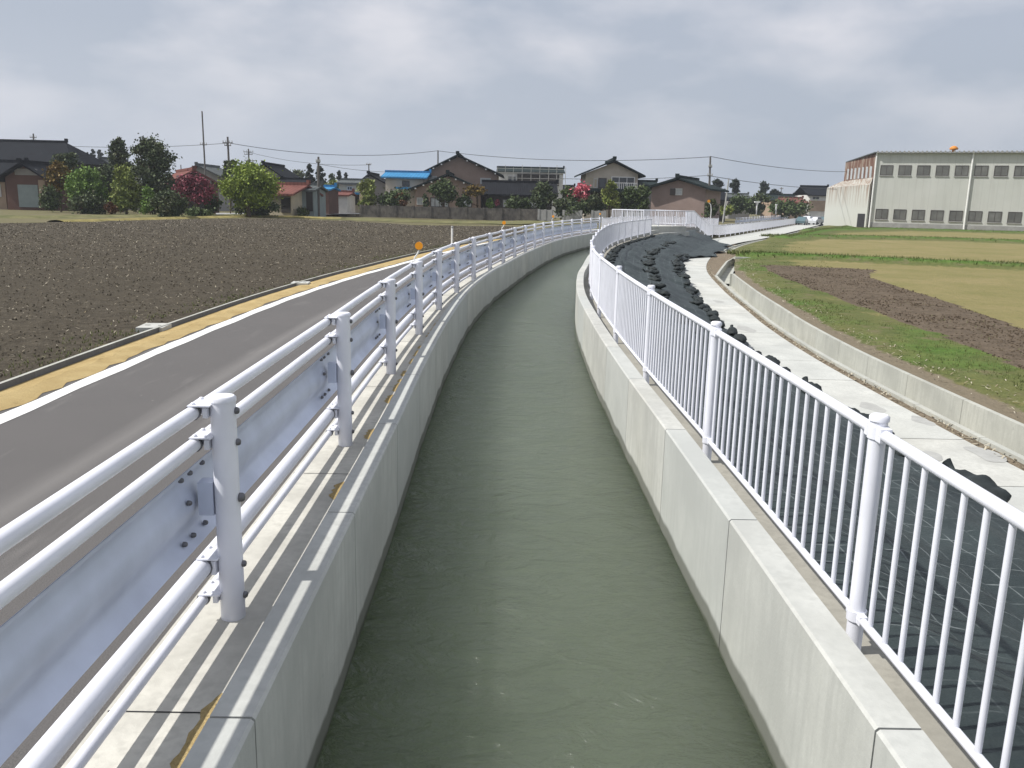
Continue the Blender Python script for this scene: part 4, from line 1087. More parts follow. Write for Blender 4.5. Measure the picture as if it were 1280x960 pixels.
gwall('garden_wall', 'long stained grey garden wall in front of the brown houses', 451, 672, 256.5, 261.5, 108, 106, 'gwall')
gwall('garden_wall', 'pale block wall panel beside the gateway', 674, 690, 262, 262.5, 105.5, 105.2, 'conc_grey', group='pale wall panels')
gwall('garden_wall', 'pale block wall panel under the pink blossom tree', 705, 727, 263, 263.5, 105, 104.6, 'conc_grey', group='pale wall panels')
gwall('garden_wall', 'pale block wall panel in front of the beige house', 741, 757, 263.5, 264, 104.3, 104, 'conc_grey', group='pale wall panels')
gwall('garden_wall', 'long pale block wall panel left of the sluice platform', 778, 803, 265, 265.5, 103.6, 103, 'conc_grey', group='pale wall panels')
# pale lane and grassy yard strips on the left
mb = MB()
q = [G(270, 266, -.10), G(450, 264.5, -.10), G(450, 267.2, -.10), G(270, 269.5, -.10)]
mb.add([(*p, -.115) for p in q], [(0, 1, 2, 3)]); structure(mb.build('lane', 'conc_grey'))
MT['grass_strip'] = None
m = Mat('green_verge', .95, .1); a_ = m.noise(.8, 5, .65); m.col(m.mix(m.rng(a_, .35, .65), (.10, .105, .045), (.19, .175, .085))); MT['grass_strip'] = m.m
m = Mat('dry_bank', .95, .1); a_ = m.noise(1.2, 5, .65); m.col(m.mix(m.rng(a_, .35, .65), (.16, .14, .05), (.30, .25, .10))); MT['drybank'] = m.m
def bankstrip(name, pts, w, h_, mat):
    mb = MB(); P = catmull(pts, 10); vs = []
    for i, p in enumerate(P):
        t = P[min(i+1, len(P)-1)]-P[max(i-1, 0)]; t /= np.hypot(*t); n = np.array([-t[1], t[0]])
        for o_, z in ((-w, -.14), (-w*.5, h_*.7-.1+.03*math.sin(i)), (0, h_-.1), (w*.6, h_*.6-.1), (w, -.14)):
            q_ = p+n*o_*(1+.15*math.sin(i*1.3)); vs.append((q_[0], q_[1], z))
    mb.add(vs, [(i*5+j, i*5+j+1, (i+1)*5+j+1, (i+1)*5+j)[::-1] for i in range(len(P)-1) for j in range(4)], True); return structure(mb.build(name, mat))
bankstrip('grass_bank', [G(-60, 271, -.1), G(60, 271.5, -.1), G(150, 270.5, -.1), G(230, 270.5, -.1), G(330, 269, -.1)], 1.6, .16, 'grass_strip')
bankstrip('field_edge_bank', [G(70, 277, -.1), G(130, 275.5, -.1), G(200, 273.2, -.1), G(330, 270.5, -.1), G(430, 273.5, -.1)], .8, .12, 'drybank')
bankstrip('yard_grass', [G(440, 273, -.1), G(520, 276, -.1), G(600, 277.5, -.1), G(690, 277, -.1)], 4.5, .05, 'grass_strip')

# ------------------------------------------------------------------ trees and shrubs
def tree(name, label, x0, x1, yt, yb, crown_y, mat, Y=None, shape='round', group=None, dens=1.0, leaf=None, cat=None, gz=GZ, seed=None, trunk=True, two=None):
    rnd = random.Random(seed if seed is not None else int(x0*7+yt*3)); rg = np.random.default_rng(int(abs(x0)*13+yt*7))
    if Y is None: Y = G((x0+x1)/2, yb, gz)[1]
    xm = (x0+x1)/2; X0, X1 = W(x0, yt, Y)[0], W(x1, yt, Y)[0]; cx = (X0+X1)/2; rx = (X1-X0)/2
    zt = zpx(xm, yt, Y); zb = zpx(xm, crown_y, Y); cz = (zt+zb)/2; rz = (zt-zb)/2
    root = thing(name, label, cat or 'tree', (cx, Y, gz), group)
    pxm = Y/1059; s = leaf or max(.11, 2.3*pxm)
    if trunk:
        mb = MB(); base = Vector((cx, Y, gz-.1)); tr = max(.06, rx*.09)
        top = Vector((cx+rnd.uniform(-.1, .1)*rx, Y, cz+rz*.5)); mid = (base+top)/2+Vector((rnd.uniform(-.1, .1)*rx, 0, 0))
        mb.tube([base, mid, top], [tr, tr*.75, tr*.2], 7)
        tk = mb.build('trunk', 'bark', root)
        for k in range(5):
            a = rnd.uniform(0, 6.28); st = base+(top-base)*rnd.uniform(.3, .7); e = Vector((cx+math.cos(a)*rx*.65, Y+math.sin(a)*rx*.65, min(zt, st.z+rnd.uniform(.3, 1.0)*rz))); mb = MB()
            mb.tube([st, (st+e)/2+Vector((0, 0, .12*rz)), e], [tr*.45, tr*.3, tr*.1], 5); mb.build('branch', 'bark', tk)
    nclump = int(np.clip(26*(x1-x0)*(crown_y-yt)/900, 16, 80)); cl = []
    for k in range(nclump):
        u = rnd.uniform(-1, 1); a = rnd.uniform(0, 6.28); t = (k+.5)/nclump*2-1
        if shape == 'cone': r = (1-(t+1)/2)**.55*.95+.05
        elif shape == 'dome': r = (.95 if t < -.2 else .95*math.sqrt(max(0, 1-((t+.2)/1.2)**2)))
        elif shape == 'column': r = .75*(1-max(0, t)**3)
        elif shape == 'layer': r = .85 if k % 2 else .5; t = round(t*2.5)/2.5
        else: r = math.sqrt(max(0, 1-t*t))*.85
        rr = r*math.sqrt(rnd.random())*1.05
        cl.append((cx+math.cos(a)*rr*rx, Y+math.sin(a)*rr*rx*.8, cz+t*rz*.86, rnd.uniform(.18, .36)*(rx if shape != 'cone' else rx*(.4+.6*r))))
    n = int(min(14000, dens*1.7*(x1-x0)*(crown_y-yt)*(1 if shape != 'cone' else .7)*3.0*(2.3*pxm/s)**2)); n = max(n, 250)
    cl = np.array(cl); idx = rg.integers(0, len(cl), n); d = rg.normal(size=(n, 3)); d /= np.linalg.norm(d, axis=1)[:, None]
    r = cl[idx, 3][:, None]*rg.uniform(.35, 1.15, (n, 1))*np.where(rg.random((n, 1)) < .20, 1.9, 1.0); flatten = np.array([1, 1, .55 if shape == 'layer' else .8])
    p = cl[idx, :3]+d*r*flatten
    p[:, 2] = np.maximum(p[:, 2], gz+.02)
    e1 = rg.normal(size=(n, 3)); e1 /= np.linalg.norm(e1, axis=1)[:, None]; e2 = np.cross(e1, rg.normal(size=(n, 3))); e2 /= np.linalg.norm(e2, axis=1)[:, None]
    sz = (s*rg.uniform(.6, 1.25, (n, 1)))*.5
    V = np.stack([p-e1*sz-e2*sz*.7, p+e1*sz-e2*sz*.7, p+e1*sz+e2*sz*.7, p-e1*sz+e2*sz*.7], 1).reshape(-1, 3)
    me = bpy.data.meshes.new('crown'); me.vertices.add(4*n); me.vertices.foreach_set('co', V.astype(np.float32).ravel())
    me.loops.add(4*n); me.loops.foreach_set('vertex_index', np.arange(4*n, dtype=np.int32)); me.polygons.add(n)
    me.polygons.foreach_set('loop_start', np.arange(0, 4*n, 4, dtype=np.int32)); me.polygons.foreach_set('loop_total', np.full(n, 4, dtype=np.int32)); me.update(calc_edges=True)
    me.materials.append(MT[mat]); o = bpy.data.objects.new('crown', me); col.objects.link(o); attach(o, root)
    return root
T = tree
T('evergreen_tree', 'tallest dark broad evergreen among the left hand trees', 156, 216, 171, 268, 264, 'leaf_dark', Y=88, dens=1.4, shape='dome')
T('evergreen_tree', 'dark evergreen with reddish top behind the tallest tree', 128, 166, 169, 262, 250, 'leaf_dark', Y=98, shape='cone', dens=1.2)
T('garden_tree', 'round orange brown leafed tree beside the garage', 56, 86, 204, 263, 236, 'leaf_orange', Y=90)
T('pine_tree', 'layered dark pine behind the orange brown tree', 64, 96, 190, 262, 226, 'leaf_dark', Y=95, shape='layer')
T('garden_tree', 'fresh bright green tree right of the orange brown one', 84, 132, 211, 266, 258, 'leaf_bright', Y=86, dens=1.1)
T('garden_tree', 'dark green tree tucked behind the fresh green one', 112, 142, 208, 264, 256, 'leaf_dark', Y=92)
T('garden_tree', 'tall yellow green tree in front of the dark evergreen', 136, 172, 208, 268, 264, 'leaf_yellow', Y=84, shape='column', dens=1.2)
T('shrub', 'grey green rounded shrub at the foot of the garage', 48, 76, 234, 263, 262, 'leaf_mid', Y=88, cat='shrub', trunk=False)
T('shrub', 'dark shrub under the fresh green tree', 88, 136, 246, 268, 266, 'leaf_dark', Y=84.5, cat='shrub', trunk=False)
T('shrub', 'small rust coloured clipped hedge', 130, 146, 253, 267, 266.5, 'leaf_hedge', Y=83, cat='shrub', trunk=False)
T('shrub', 'young yellow green shrub left of the big round bush', 175, 196, 234, 269, 266, 'leaf_bright', Y=82, cat='shrub', shape='column')
T('shrub', 'big round dark green bush near the field edge', 188, 230, 240, 272, 271.5, 'leaf_dark', cat='shrub', trunk=False, dens=1.4)
T('shrub', 'low green shrub at the foot of the red maple', 226, 262, 262, 271, 270.5, 'leaf_mid', cat='shrub', trunk=False)
T('maple_tree', 'dark red maple in front of the grey gable', 219, 266, 222, 270, 251, 'leaf_red', dens=.9)
T('cherry_tree', 'large lime green tree with dark trunk at the field edge', 273, 343, 206, 271, 256, 'leaf_lime', dens=.95)
T('conifer', 'dark tree top rising behind the lime green tree', 276, 294, 199, 262, 224, 'leaf_dark', Y=100, shape='layer')
T('shrub', 'dark hedge under the lime green tree', 250, 276, 240, 266, 264, 'leaf_mid', Y=90, cat='shrub', trunk=False)
T('shrub', 'dark low hedge in front of the red roofed shed', 292, 348, 254, 267, 266, 'leaf_dark', Y=89, cat='shrub', trunk=False)
T('azalea_bush', 'round pink azalea bush in front of the sheds', 366, 386, 252, 269, 262, 'leaf_azalea', cat='shrub', trunk=False, dens=1.3)
T('shrub', 'dark green base foliage under the pink azalea', 368, 387, 261, 271, 270, 'leaf_dark', cat='shrub', trunk=False)
for i, (a, b, t_, m_, Y, sh) in enumerate(((354, 386, 213, 'leaf_pale', 170, 'round'), (380, 394, 203, 'leaf_cedar', 140, 'cone'), (392, 406, 206, 'leaf_cedar', 146, 'column'), (408, 420, 216, 'leaf_mid', 190, 'column'), (420, 428, 212, 'leaf_cedar', 185, 'column'), (427, 438, 214, 'leaf_cedar', 190, 'cone'), (404, 426, 226, 'leaf_yellow', 150, 'round'))):
    T('tree', ('hazy pale tree behind the sheds', 'dark conifer just left of the leaning pole', 'dark rounded conifer at the leaning pole', 'small mid green tree in the far clump', 'tall narrow cedar in the middle of the far clump', 'pair of dark cedars at the right of the far clump', 'low yellow green tree behind the brick red shed')[i], a, b, t_, 250, 246, m_, Y=Y, shape=sh, leaf=.36)
for i, (a, b, t_) in enumerate(((104, 113, 189), (111, 120, 185), (119, 129, 185.5))):
    T('cedar_tree', ('lowest of three far cedars behind the farmhouse', 'middle far cedar behind the farmhouse', 'right hand far cedar beside the evergreen tree')[i], a, b, t_, 240, 215, 'leaf_cedar', Y=210, shape='cone', leaf=.42)
T('shrub', 'clipped yellow green shrub at the left end of the garden wall', 446, 472, 224, 262, 258, 'leaf_yellow', Y=110, shape='column')
T('garden_tree', 'dark garden shrub mass in front of the blue roofed house', 474, 516, 240, 262, 261, 'leaf_mid', Y=110.5, cat='shrub', trunk=False)
T('garden_tree', 'reddish shrub behind the garden wall', 492, 512, 242, 262, 258, 'leaf_hedge', Y=110, cat='shrub', trunk=False)
T('garden_tree', 'loose dark tree in front of the lower brown gable', 538, 570, 226, 262, 252, 'leaf_mid', Y=110.5)
T('shrub', 'small dark conifer between the pale windows', 526, 537, 242, 262, 260, 'leaf_dark', Y=110.2, shape='cone', cat='shrub')
T('garden_tree', 'flat topped orange green pine right of the lower gable', 582, 612, 234, 262, 244, 'leaf_orange', Y=110, shape='layer')
T('shrub', 'low rounded shrub behind the wall under the window', 570, 588, 244, 262, 260, 'leaf_mid', Y=110.4, cat='shrub', trunk=False)
T('shrub', 'small bright green shrub by the dark wing', 608, 618, 248, 262, 260, 'leaf_bright', Y=110, cat='shrub', trunk=False)
T('shrub', 'tiny red flowering shrub by the dark wing', 619, 625, 250, 259, 257, 'leaf_red', Y=110, cat='shrub', trunk=False, leaf=.2)
T('shrub', 'grey green shrubs in front of the dark wing windows', 630, 664, 248, 262, 261, 'leaf_mid', Y=110, cat='shrub', trunk=False)
T('evergreen_tree', 'broad dark evergreen at the right end of the dark wing', 664, 694, 230, 265, 262, 'leaf_dark', Y=107.5, dens=1.3)
T('garden_tree', 'mid green tree left of the pink blossom', 698, 722, 234, 266, 258, 'leaf_mid', Y=107)
T('blossom_tree', 'pink flowering tree behind the pale wall panels', 714, 741, 231, 266, 253, 'leaf_pink', Y=106.6, dens=.7)
T('shrub', 'dark shrub under the pink flowering tree', 726, 756, 244, 267, 266, 'leaf_dark', Y=106, cat='shrub', trunk=False)
T('garden_tree', 'bright leaved tree in front of the beige house', 752, 776, 224, 268, 262, 'leaf_yellow', Y=105.5, shape='cone', dens=1.2)
T('garden_tree', 'dark leaved tree at the right corner of the beige house', 776, 800, 234, 268, 264, 'leaf_mid', Y=106, dens=1.2)
T('garden_tree', 'green tree covering the low dark wing', 794, 816, 232, 268, 264, 'leaf_mid', Y=105, dens=1.2)
T('shrub', 'dark low planting left of the beige house', 690, 740, 252, 268, 267, 'leaf_dark', Y=106.3, cat='shrub', trunk=False)
T('evergreen_tree', 'very dark bush at the right corner of the storehouse', 881, 898, 250, 272, 270, 'leaf_dark', Y=106, dens=1.5, trunk=False, shape='column')
for i, (a, b, t_, c_, Y) in enumerate(((888, 903, 224, 240, 190), (913, 927, 224.5, 241, 195), (948, 961, 228, 242, 205), (963, 976, 237, 248, 215), (1000, 1008, 242, 250, 230))):
    T('pine_tree', ('far pine left of the concrete pole', 'far pine right of the concrete pole', 'far umbrella shaped pine above the hedge', 'low far pine clump with an aerial beside it', 'small far tree left of the navy roofed house')[i], a, b, t_, 262, c_, 'leaf_cedar', Y=Y, gz=-.6, leaf=.38, dens=1.2)
T('hedge', 'olive green hedge beyond the far guardrail', 908, 938, 246, 266, 265, 'leaf_mid', Y=150, cat='hedge', trunk=False, gz=-.6)
T('hedge', 'brownish green rounded hedge beyond the far guardrail', 930, 964, 244, 267, 266, 'leaf_dark', Y=155, cat='hedge', trunk=False, gz=-.6)
T('hedge', 'dull dark shrubs below the long distant house', 962, 1012, 254, 266, 266, 'leaf_mid', Y=165, cat='hedge', trunk=False, gz=-.6)
T('shrub', 'yellow green low shrub beside the concrete pole', 899, 920, 258, 268, 267, 'leaf_yellow', Y=135, cat='shrub', trunk=False, gz=-.5)
# distant belt of woods
mb = MB(); x = -330
while x < 420:
    Y = random.uniform(330, 420); w = random.uniform(6, 16); hh = random.uniform(2.5, 7)
    for k in range(26):
        px_, pz_ = random.gauss(0, w*.35), random.uniform(0, hh); s_ = random.uniform(.8, 1.7); a = random.uniform(0, 3.1)
        c_ = (x+px_, Y+random.uniform(-2, 2), pz_*max(.15, 1-abs(px_)/w)-.6); mb.add([(c_[0]-s_*math.cos(a), c_[1]-s_*math.sin(a), c_[2]-s_*.6), (c_[0]+s_*math.cos(a), c_[1]+s_*math.sin(a), c_[2]-s_*.6), (c_[0]+s_*.8*math.cos(a), c_[1]+s_*.8*math.sin(a), c_[2]+s_*.6), (c_[0]-s_*.8*math.cos(a), c_[1]-s_*.8*math.sin(a), c_[2]+s_*.6)], [(0, 1, 2, 3)])
    x += random.uniform(3, 9)
tag(mb.build('distant_woods', 'leaf_cedar'), kind='stuff')

# ------------------------------------------------------------------ poles and wires
TOPS = {}
def pole(label, x, yt, Y, r=.15, mat='conc_pole', arms=(), lean=0, gz=GZ, name='utility_pole', thin=False, yb=None):
    X = W(x, yt, Y)[0]; zt = zpx(x, yt, Y); t = thing(name, label, 'utility pole' if name == 'utility_pole' else 'aerial mast', (X-lean, Y, gz), 'poles on the skyline')
    z0 = gz if yb is None else zpx(x, yb, Y)
    mb = MB(); mb.tube([(X-lean, Y, z0), (X, Y, zt)], [r*1.15, r*.75], 8); mb.build('mast', mat, t)
    for (ay, hw) in arms:
        z = zpx(x, ay, Y); w = hw*Y/1059; f_ = (z-gz)/(zt-gz); xx = X-lean*(1-f_)
        mb = MB(); mb.box((xx, Y-.12, z), (2*w, .10, .10)); ca_ = mb.build('crossarm', 'wood_pole', t)
        for q in (-.9, -.35, .35, .9):
            mb = MB(); mb.tube([(xx+w*q, Y-.12, z+.05), (xx+w*q, Y-.12, z+.32)], [.07, .04], 6); mb.build('insulator', 'conc_pole', ca_)
    return (X, Y, zt)
pole('short pole with crossarm above the black farmhouse roof', 41.5, 167, 150, .16, 'wood_pole', ((172, 4), (176, 3)))
pole('small pole in front of the red roof of the barn', 226, 206, 115, .08, 'wood_pole')
pole('very tall thin aerial mast behind the barn', 252.5, 139, 125, .13, 'wood_pole', ((181, 4), ), name='aerial_mast')
p1 = pole('utility pole with two crossarms left of the lime green tree', 284.5, 171, 120, .17, 'wood_pole', ((178.5, 6), (182, 4)))
p2 = pole('lower utility pole with wide crossarm above the lime green tree', 310.5, 186, 165, .17, 'wood_pole', ((190, 6), (193, 5), (201, 5)))
p3 = pole('leaning wooden pole with box beside the sheds', 398, 196, 96, .15, 'wood_pole', ((203, 2.5),), lean=.15)
p4 = pole('short pole above the dark hip roofed house', 461, 205, 150, .12, 'wood_pole', ((206, 3),))
p5 = pole('short pole rising behind the big brown gable', 547.5, 188, 136, .13, 'wood_pole')
p6 = pole('tall brown pole at the right corner of the storehouse', 888, 195.5, 112, .15, 'wood_pole', ((209, 2), (220, 3)), lean=-.3)
p7 = pole('pale concrete pole standing beyond the far guardrail', 911, 223, 130, .13, 'conc_pole', gz=-.5, lean=.4)
p8 = pole('thin far pole above the low pine clump', 977, 234, 215, .1, 'wood_pole', ((236, 2),), gz=-.6)
def wire(label, a, b, sag, r=.02):
    a = Vector(a); b = Vector(b); P = []
    for i in range(19):
        t = i/18; p = a.lerp(b, t); p.z -= sag*4*t*(1-t); P.append(p)
    mb = MB(); mb.tube(P, r, 4, False); tag(mb.build('overhead_wire', 'wire'), label, 'overhead wire', 'overhead wires')
def Wp(x, y, Y): return W(x, y, Y)
wire('overhead wire from the crossarm pole to the brown gable', Wp(288, 179, 120), Wp(547, 188.5, 136), 1.1, .035)
wire('overhead wire from the brown gable over the scaffolding', Wp(547, 188.5, 136), Wp(888, 196, 112), .9, .035)
wire('upper overhead wire running from the brown pole toward the factory', Wp(888, 195.5, 112), Wp(1110, 212, 165), 1.0, .035)
wire('lower overhead wire from the beige house to the brown pole', Wp(700, 223, 130), Wp(888, 219, 112), .3, .03)
wire('lower overhead wire running from the brown pole toward the factory', Wp(888, 220, 112), Wp(1110, 235, 165), .8, .035)
wire('overhead wire left of the crossarm pole', Wp(-60, 168, 150), Wp(284, 179, 120), 1.2, .03)
wire('faint overhead wires crossing behind the leaning pole', Wp(310, 190, 165), Wp(461, 206, 150), .8, .03)
wire('faint low overhead wire above the blue roofed house', Wp(398, 205, 96), Wp(520, 214, 122), .4, .02)

# ------------------------------------------------------------------ factory
fr = thing('factory', 'long pale green grey factory building with two rows of windows', 'factory', (55.4, 135.6, -.75))
A = Vector((55.45, 135.6, 0)); B = Vector((74.8, 127.0, 0)); t = (B-A).normalized(); n = Vector((-t.y, t.x, 0)); Lf = 62; ZF = -.95; HT = 10.55; HE = 9.75
def fl_(d, o_, z): p = A+t*d+n*o_; return (p.x, p.y, z)
def fbox(mb, d0, d1, o0, o1, z0, z1):
    vs = [fl_(d, o_, z) for z in (z0, z1) for o_ in (o0, o1) for d in (d0, d1)]
    uv = [(d, z) for z in (z0, z1) for o_ in (o0, o1) for d in (d0, d1)]
    return mb.add(vs, [(0, 2, 3, 1), (4, 5, 7, 6), (0, 1, 5, 4), (2, 6, 7, 3), (0, 4, 6, 2), (1, 3, 7, 5)], False, uv)
endv = Vector((56.2, 150, 0))-A
mb = MB(); E_ = A+endv*1.0; Bf = A+t*Lf; F_ = E_+t*Lf
mb.add([(A.x, A.y, ZF), (Bf.x, Bf.y, ZF), (Bf.x, Bf.y, HT), (A.x, A.y, HT)], [(0, 1, 2, 3)], False, [(0, 0), (Lf, 0), (Lf, 11), (0, 11)]); 
mb.add([(Bf.x, Bf.y, ZF), (F_.x, F_.y, ZF), (F_.x, F_.y, HT), (Bf.x, Bf.y, HT)], [(0, 1, 2, 3)]); mb.add([(F_.x, F_.y, ZF), (E_.x, E_.y, ZF), (E_.x, E_.y, HE), (F_.x, F_.y, HT)], [(0, 1, 2, 3)])
mb.build('wall', 'factory', fr)
mb = MB(); mb.add([(E_.x, E_.y, ZF), (A.x, A.y, ZF), (A.x, A.y, HT), (E_.x, E_.y, HE)], [(0, 1, 2, 3)]); ew = mb.build('rusty_end_wall', 'rust', fr)
en = Vector((-endv.y, endv.x, 0)).normalized()
for i in range(7):
    p = A+endv*(.12+i*.125); z1 = 8.35; mb = MB(); q = p+en*.04; w_ = endv.normalized()*.45
    mb.add([tuple(q-w_+Vector((0, 0, 6.9))), tuple(q+w_+Vector((0, 0, 6.9))), tuple(q+w_+Vector((0, 0, 8.7))), tuple(q-w_+Vector((0, 0, 8.6)))], [(3, 2, 1, 0)]); mb.build('end_window', 'glass_pale', fr)
# corrugated roof edge and roof
mb = MB(); r1 = [fl_(d, o_, z) for (d, o_, z) in ((-.3, -.5, HT+.02), (Lf, -.5, HT+.02))]; e2 = tuple(E_+Vector((0, 0, HE+.02)))
mb.add([r1[0], r1[1], (F_.x, F_.y, HE+.02), e2, (r1[0][0], r1[0][1], HT+.16), (r1[1][0], r1[1][1], HT+.16), (F_.x, F_.y, HE+.17), (e2[0], e2[1], e2[2]+.15)], [(0, 1, 5, 4), (4, 5, 6, 7), (0, 3, 2, 1), (0, 4, 7, 3)])
rf = mb.build('roof', 'roof_grey', fr)
mb = MB(); pr = []; d = 0
while d < Lf: pr += [(d, .06), (d+.04, .30), (d+.27, .30), (d+.31, .06)]; d += .62
vs = [fl_(a_, o_, HT+h_) for (a_, hh_) in pr for (o_, h_) in ((-.62, -.02), (-.62, hh_), (-.45, hh_))]
mb.add(vs, [(3*i, 3*i+3, 3*i+4, 3*i+1) for i in range(len(pr)-1)]+[(3*i+1, 3*i+4, 3*i+5, 3*i+2) for i in range(len(pr)-1)])
tag(mb.build('corrugated_edge', 'conc_grey', rf), kind=None)
nw = 20
for i in range(nw):
    d0_ = .75+i*2.58
    for (z0, z1) in ((7.25, 8.75), (.60, 2.15)):
        mb = MB(); fbox(mb, d0_, d0_+1.8, -.06, -.0, z0, z0+.09); fbox(mb, d0_, d0_+1.8, -.06, 0, z1-.09, z1); fbox(mb, d0_, d0_+.08, -.06, 0, z0+.09, z1-.09); fbox(mb, d0_+1.72, d0_+1.8, -.06, 0, z0+.09, z1-.09); fbox(mb, d0_+.87, d0_+.93, -.055, 0, z0+.09, z1-.09)
        w = mb.build('window', 'frame_dark', fr)
        mb = MB(); fbox(mb, d0_+.08, d0_+.87, -.025, .01, z0+.09, z1-.09); fbox(mb, d0_+.93, d0_+1.72, -.035, .01, z0+.09, z1-.09); mb.build('pane', 'glass_dull', w)
        mb = MB(); fbox(mb, d0_-.06, d0_+1.86, -.12, -.002, z0-.14, z0-.01); mb.build('sill', 'conc_grey', w)
for d in (.05, 13.25, 26.4, 39.6):
    mb = MB(); mb.tube([fl_(d, -.16, HT+.05), fl_(d, -.16, ZF)], .14, 8); mb.build('downpipe', 'white', fr)
mb = MB(); fbox(mb, 0, Lf, -.05, .0, ZF, .05); mb.build('plinth', 'conc_grey', fr)
# lean-to annex on the end
an = [Vector((54.9, 135.5, 0)), Vector((52.9, 148.5, 0)), Vector((56.3, 151, 0)), Vector((55.4, 135.9, 0))]
mb = MB(); zt = [6.0, 6.35, 7.3, 6.9]
zt = [zpx(1084, 230.5, 135.5), zpx(1037, 235, 148.5), 6.7, 6.9]
vs = [(p.x, p.y, ZF) for p in an]+[(p.x, p.y, z) for p, z in zip(an, zt)]
mb.add(vs, [(0, 4, 5, 1), (1, 5, 6, 2), (2, 6, 7, 3), (3, 7, 4, 0), (4, 7, 6, 5)]); mb.build('annex', 'annex', fr)
dv_ = (an[1]-an[0]).normalized(); q = an[0]+dv_*.45; nn = Vector((-dv_.y, dv_.x, 0)); mb = MB()
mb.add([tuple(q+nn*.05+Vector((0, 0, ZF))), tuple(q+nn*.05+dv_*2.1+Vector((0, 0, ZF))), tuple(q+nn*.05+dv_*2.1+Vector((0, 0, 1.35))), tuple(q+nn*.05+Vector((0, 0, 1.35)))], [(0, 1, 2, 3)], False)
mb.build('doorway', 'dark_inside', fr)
p = fl_(10.6, 1.2, HT+.2); mb = MB(); mb.tube([p, (p[0], p[1], p[2]+.4)], .25, 8); mb.tube([(p[0], p[1], p[2]+.35), (p[0], p[1], p[2]+.5), (p[0], p[1], p[2]+.75), (p[0], p[1], p[2]+.9)], [.55, .62, .45, .15], 12)
MT['vent_orange'] = simple('orange_paint', (.62, .24, .04), .1, 5, .6)
mb.build('roof_ventilator', 'vent_orange', fr)

# ------------------------------------------------------------------ far end of the path: lamp posts, cars, barrier
def lamp(label, x, yt, yb, Y, head_w):
    X = W(x, yt, Y)[0]; z0 = zpx(x, yb, Y); zt = zpx(x, yt, Y); r_ = thing('lamp_post', label, 'lamp post', (X, Y, z0), 'white lamp posts')
    mb = MB(); mb.tube([(X, Y, z0), (X, Y, zt)], .12, 8); mb.build('mast', 'white', r_)
    mb = MB(); mb.box((X, Y, zt), (head_w, .5, .22)); mb.tube([(X, Y, zt-.6), (X, Y, zt-.05)], [.14, head_w*.35], 8); mb.build('lamp_head', 'white', r_)
lamp('white lamp post with wide head beyond the far railing', 946.5, 252.5, 268, 150, .9)
lamp('thinner white post right of the wide headed lamp post', 970.5, 256, 268, 155, .25)
X, Y, z = W(888.5, 270, 98)
t_ = thing('marker_post', 'crooked white post with orange reflector at the storehouse corner', 'marker post', (X, Y, -.5))
mb = MB(); mb.tube([(X, Y, -.5), (X, Y, zpx(888, 262, 98)), (X-.1, Y, zpx(888, 256, 98)), (X-.35, Y, zpx(886, 253, 98))], .05, 8); mb.build('post', 'white', t_)
mb = MB(); mb.tube([(X-.35, Y-.05, zpx(886, 251.5, 98)), (X-.35, Y+.0, zpx(886, 251.5, 98))], .16, 12); mb.build('reflector', 'orange', t_)
m = Mat('car_paint', .25, .5); m.col((.62, .64, .66)); MT['car_white'] = m.m
m = Mat('car_paint_dark', .25, .5); m.col((.10, .16, .18)); MT['car_teal'] = m.m
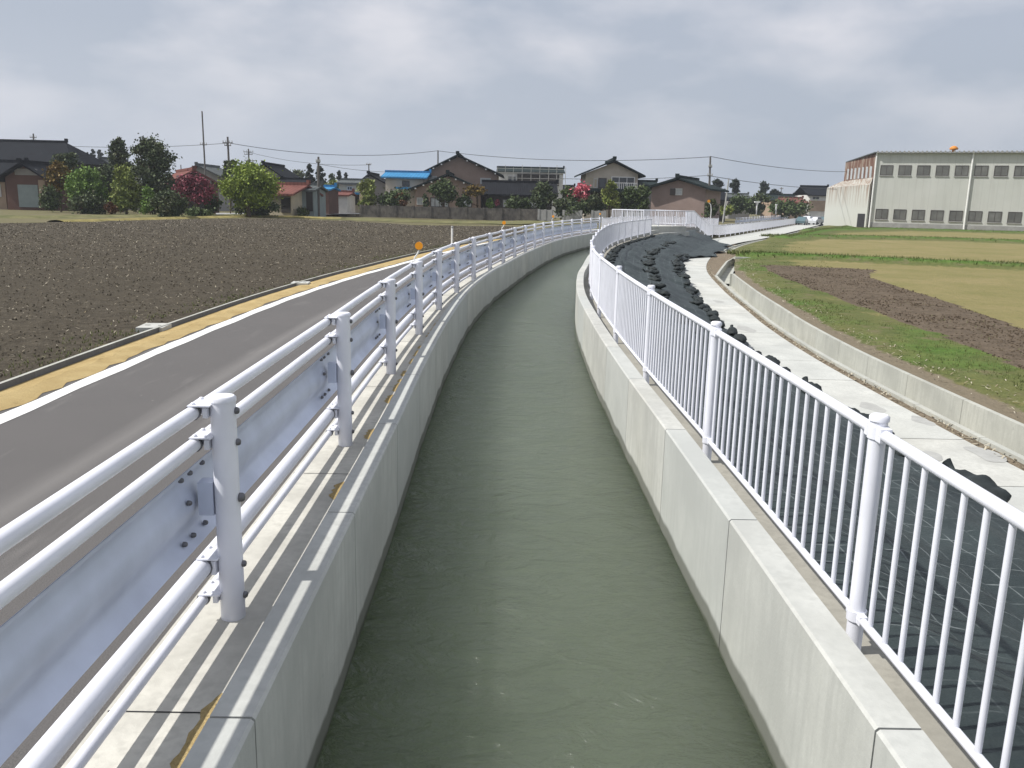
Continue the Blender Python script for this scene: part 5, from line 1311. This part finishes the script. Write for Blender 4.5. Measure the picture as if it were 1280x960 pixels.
def car(label, x, Y, rz, mat):
    X = W(x, 270, Y)[0]; z0 = -1.0; r_ = thing('parked_car', label, 'car', (X, Y, z0), 'cars parked at the far end of the path')
    def tr(vs): ca, sa = math.cos(rz), math.sin(rz); return [(X+a*ca-b*sa, Y+a*sa+b*ca, z0+c_) for a, b, c_ in vs]
    prof = [(-2.0, .3), (-2.05, .75), (-1.75, .95), (-1.35, 1.0), (-.85, 1.42), (.75, 1.46), (1.45, 1.0), (2.0, .88), (2.08, .5), (2.0, .3)]
    mb = MB(); n_ = len(prof); vs = [(a, s_*(.80 if c_ < 1.1 else .66), c_) for s_ in (-1, 1) for a, c_ in prof]
    mb.add(tr(vs), [tuple(range(n_)), tuple(reversed(range(n_, 2*n_)))]+[(i, i+n_, (i+1) % n_+n_, (i+1) % n_) for i in range(n_)]); mb.build('body', mat, r_)
    for s_ in (-1, 1):
        mb = MB(); mb.add(tr([(-1.15, s_*.79, 1.03), (1.2, s_*.79, 1.03), (.7, s_*.70, 1.38), (-.8, s_*.70, 1.38)]), [(0, 1, 2, 3)]); mb.build('side_window', 'glass', r_)
    for a in (-1.25, 1.25):
        for s_ in (-1, 1):
            mb = MB(); c0, c1 = tr([(a, s_*.62, .3), (a, s_*.84, .3)]); mb.tube([c0, c1], .31, 12); mb.build('wheel', 'wire', r_)
    mb = MB(); mb.add(tr([(1.44, -.66, 1.03), (1.44, .66, 1.03), (.80, .6, 1.42), (.80, -.6, 1.42)]), [(0, 1, 2, 3)]); mb.build('windscreen', 'glass', r_)
car('dark teal parked car nearest the lower path end', 1003, 158, 1.1, 'car_teal')
car('white parked car left of the factory corner', 1020, 163, .9, 'car_white')
car('dark parked car close to the factory annex', 1029, 170, 1.2, 'car_teal')
car('white parked car behind the other parked cars', 1010, 176, 1.0, 'car_white')

# ------------------------------------------------------------------ thin spring haze over the plain
mb = MB(); x0, x1, y0, y1, z0, z1 = -3900, 3900, -50, 5900, -2.6, 40
mb.add([(x, y, z) for z in (z0, z1) for y in (y0, y1) for x in (x0, x1)], [(0, 2, 3, 1), (4, 5, 7, 6), (0, 1, 5, 4), (2, 6, 7, 3), (0, 4, 6, 2), (1, 3, 7, 5)])
hm_ = bpy.data.materials.new('haze'); hm_.use_nodes = True; nt_ = hm_.node_tree; nt_.nodes.clear()
o_ = nt_.nodes.new('ShaderNodeOutputMaterial'); v_ = nt_.nodes.new('ShaderNodeVolumePrincipled'); v_.inputs['Color'].default_value = (.82, .87, .95, 1); v_.inputs['Density'].default_value = .0004
v_.inputs['Anisotropy'].default_value = .2; nt_.links.new(v_.outputs[0], o_.inputs['Volume'])
tag(mb.build('haze', hm_), kind='stuff')
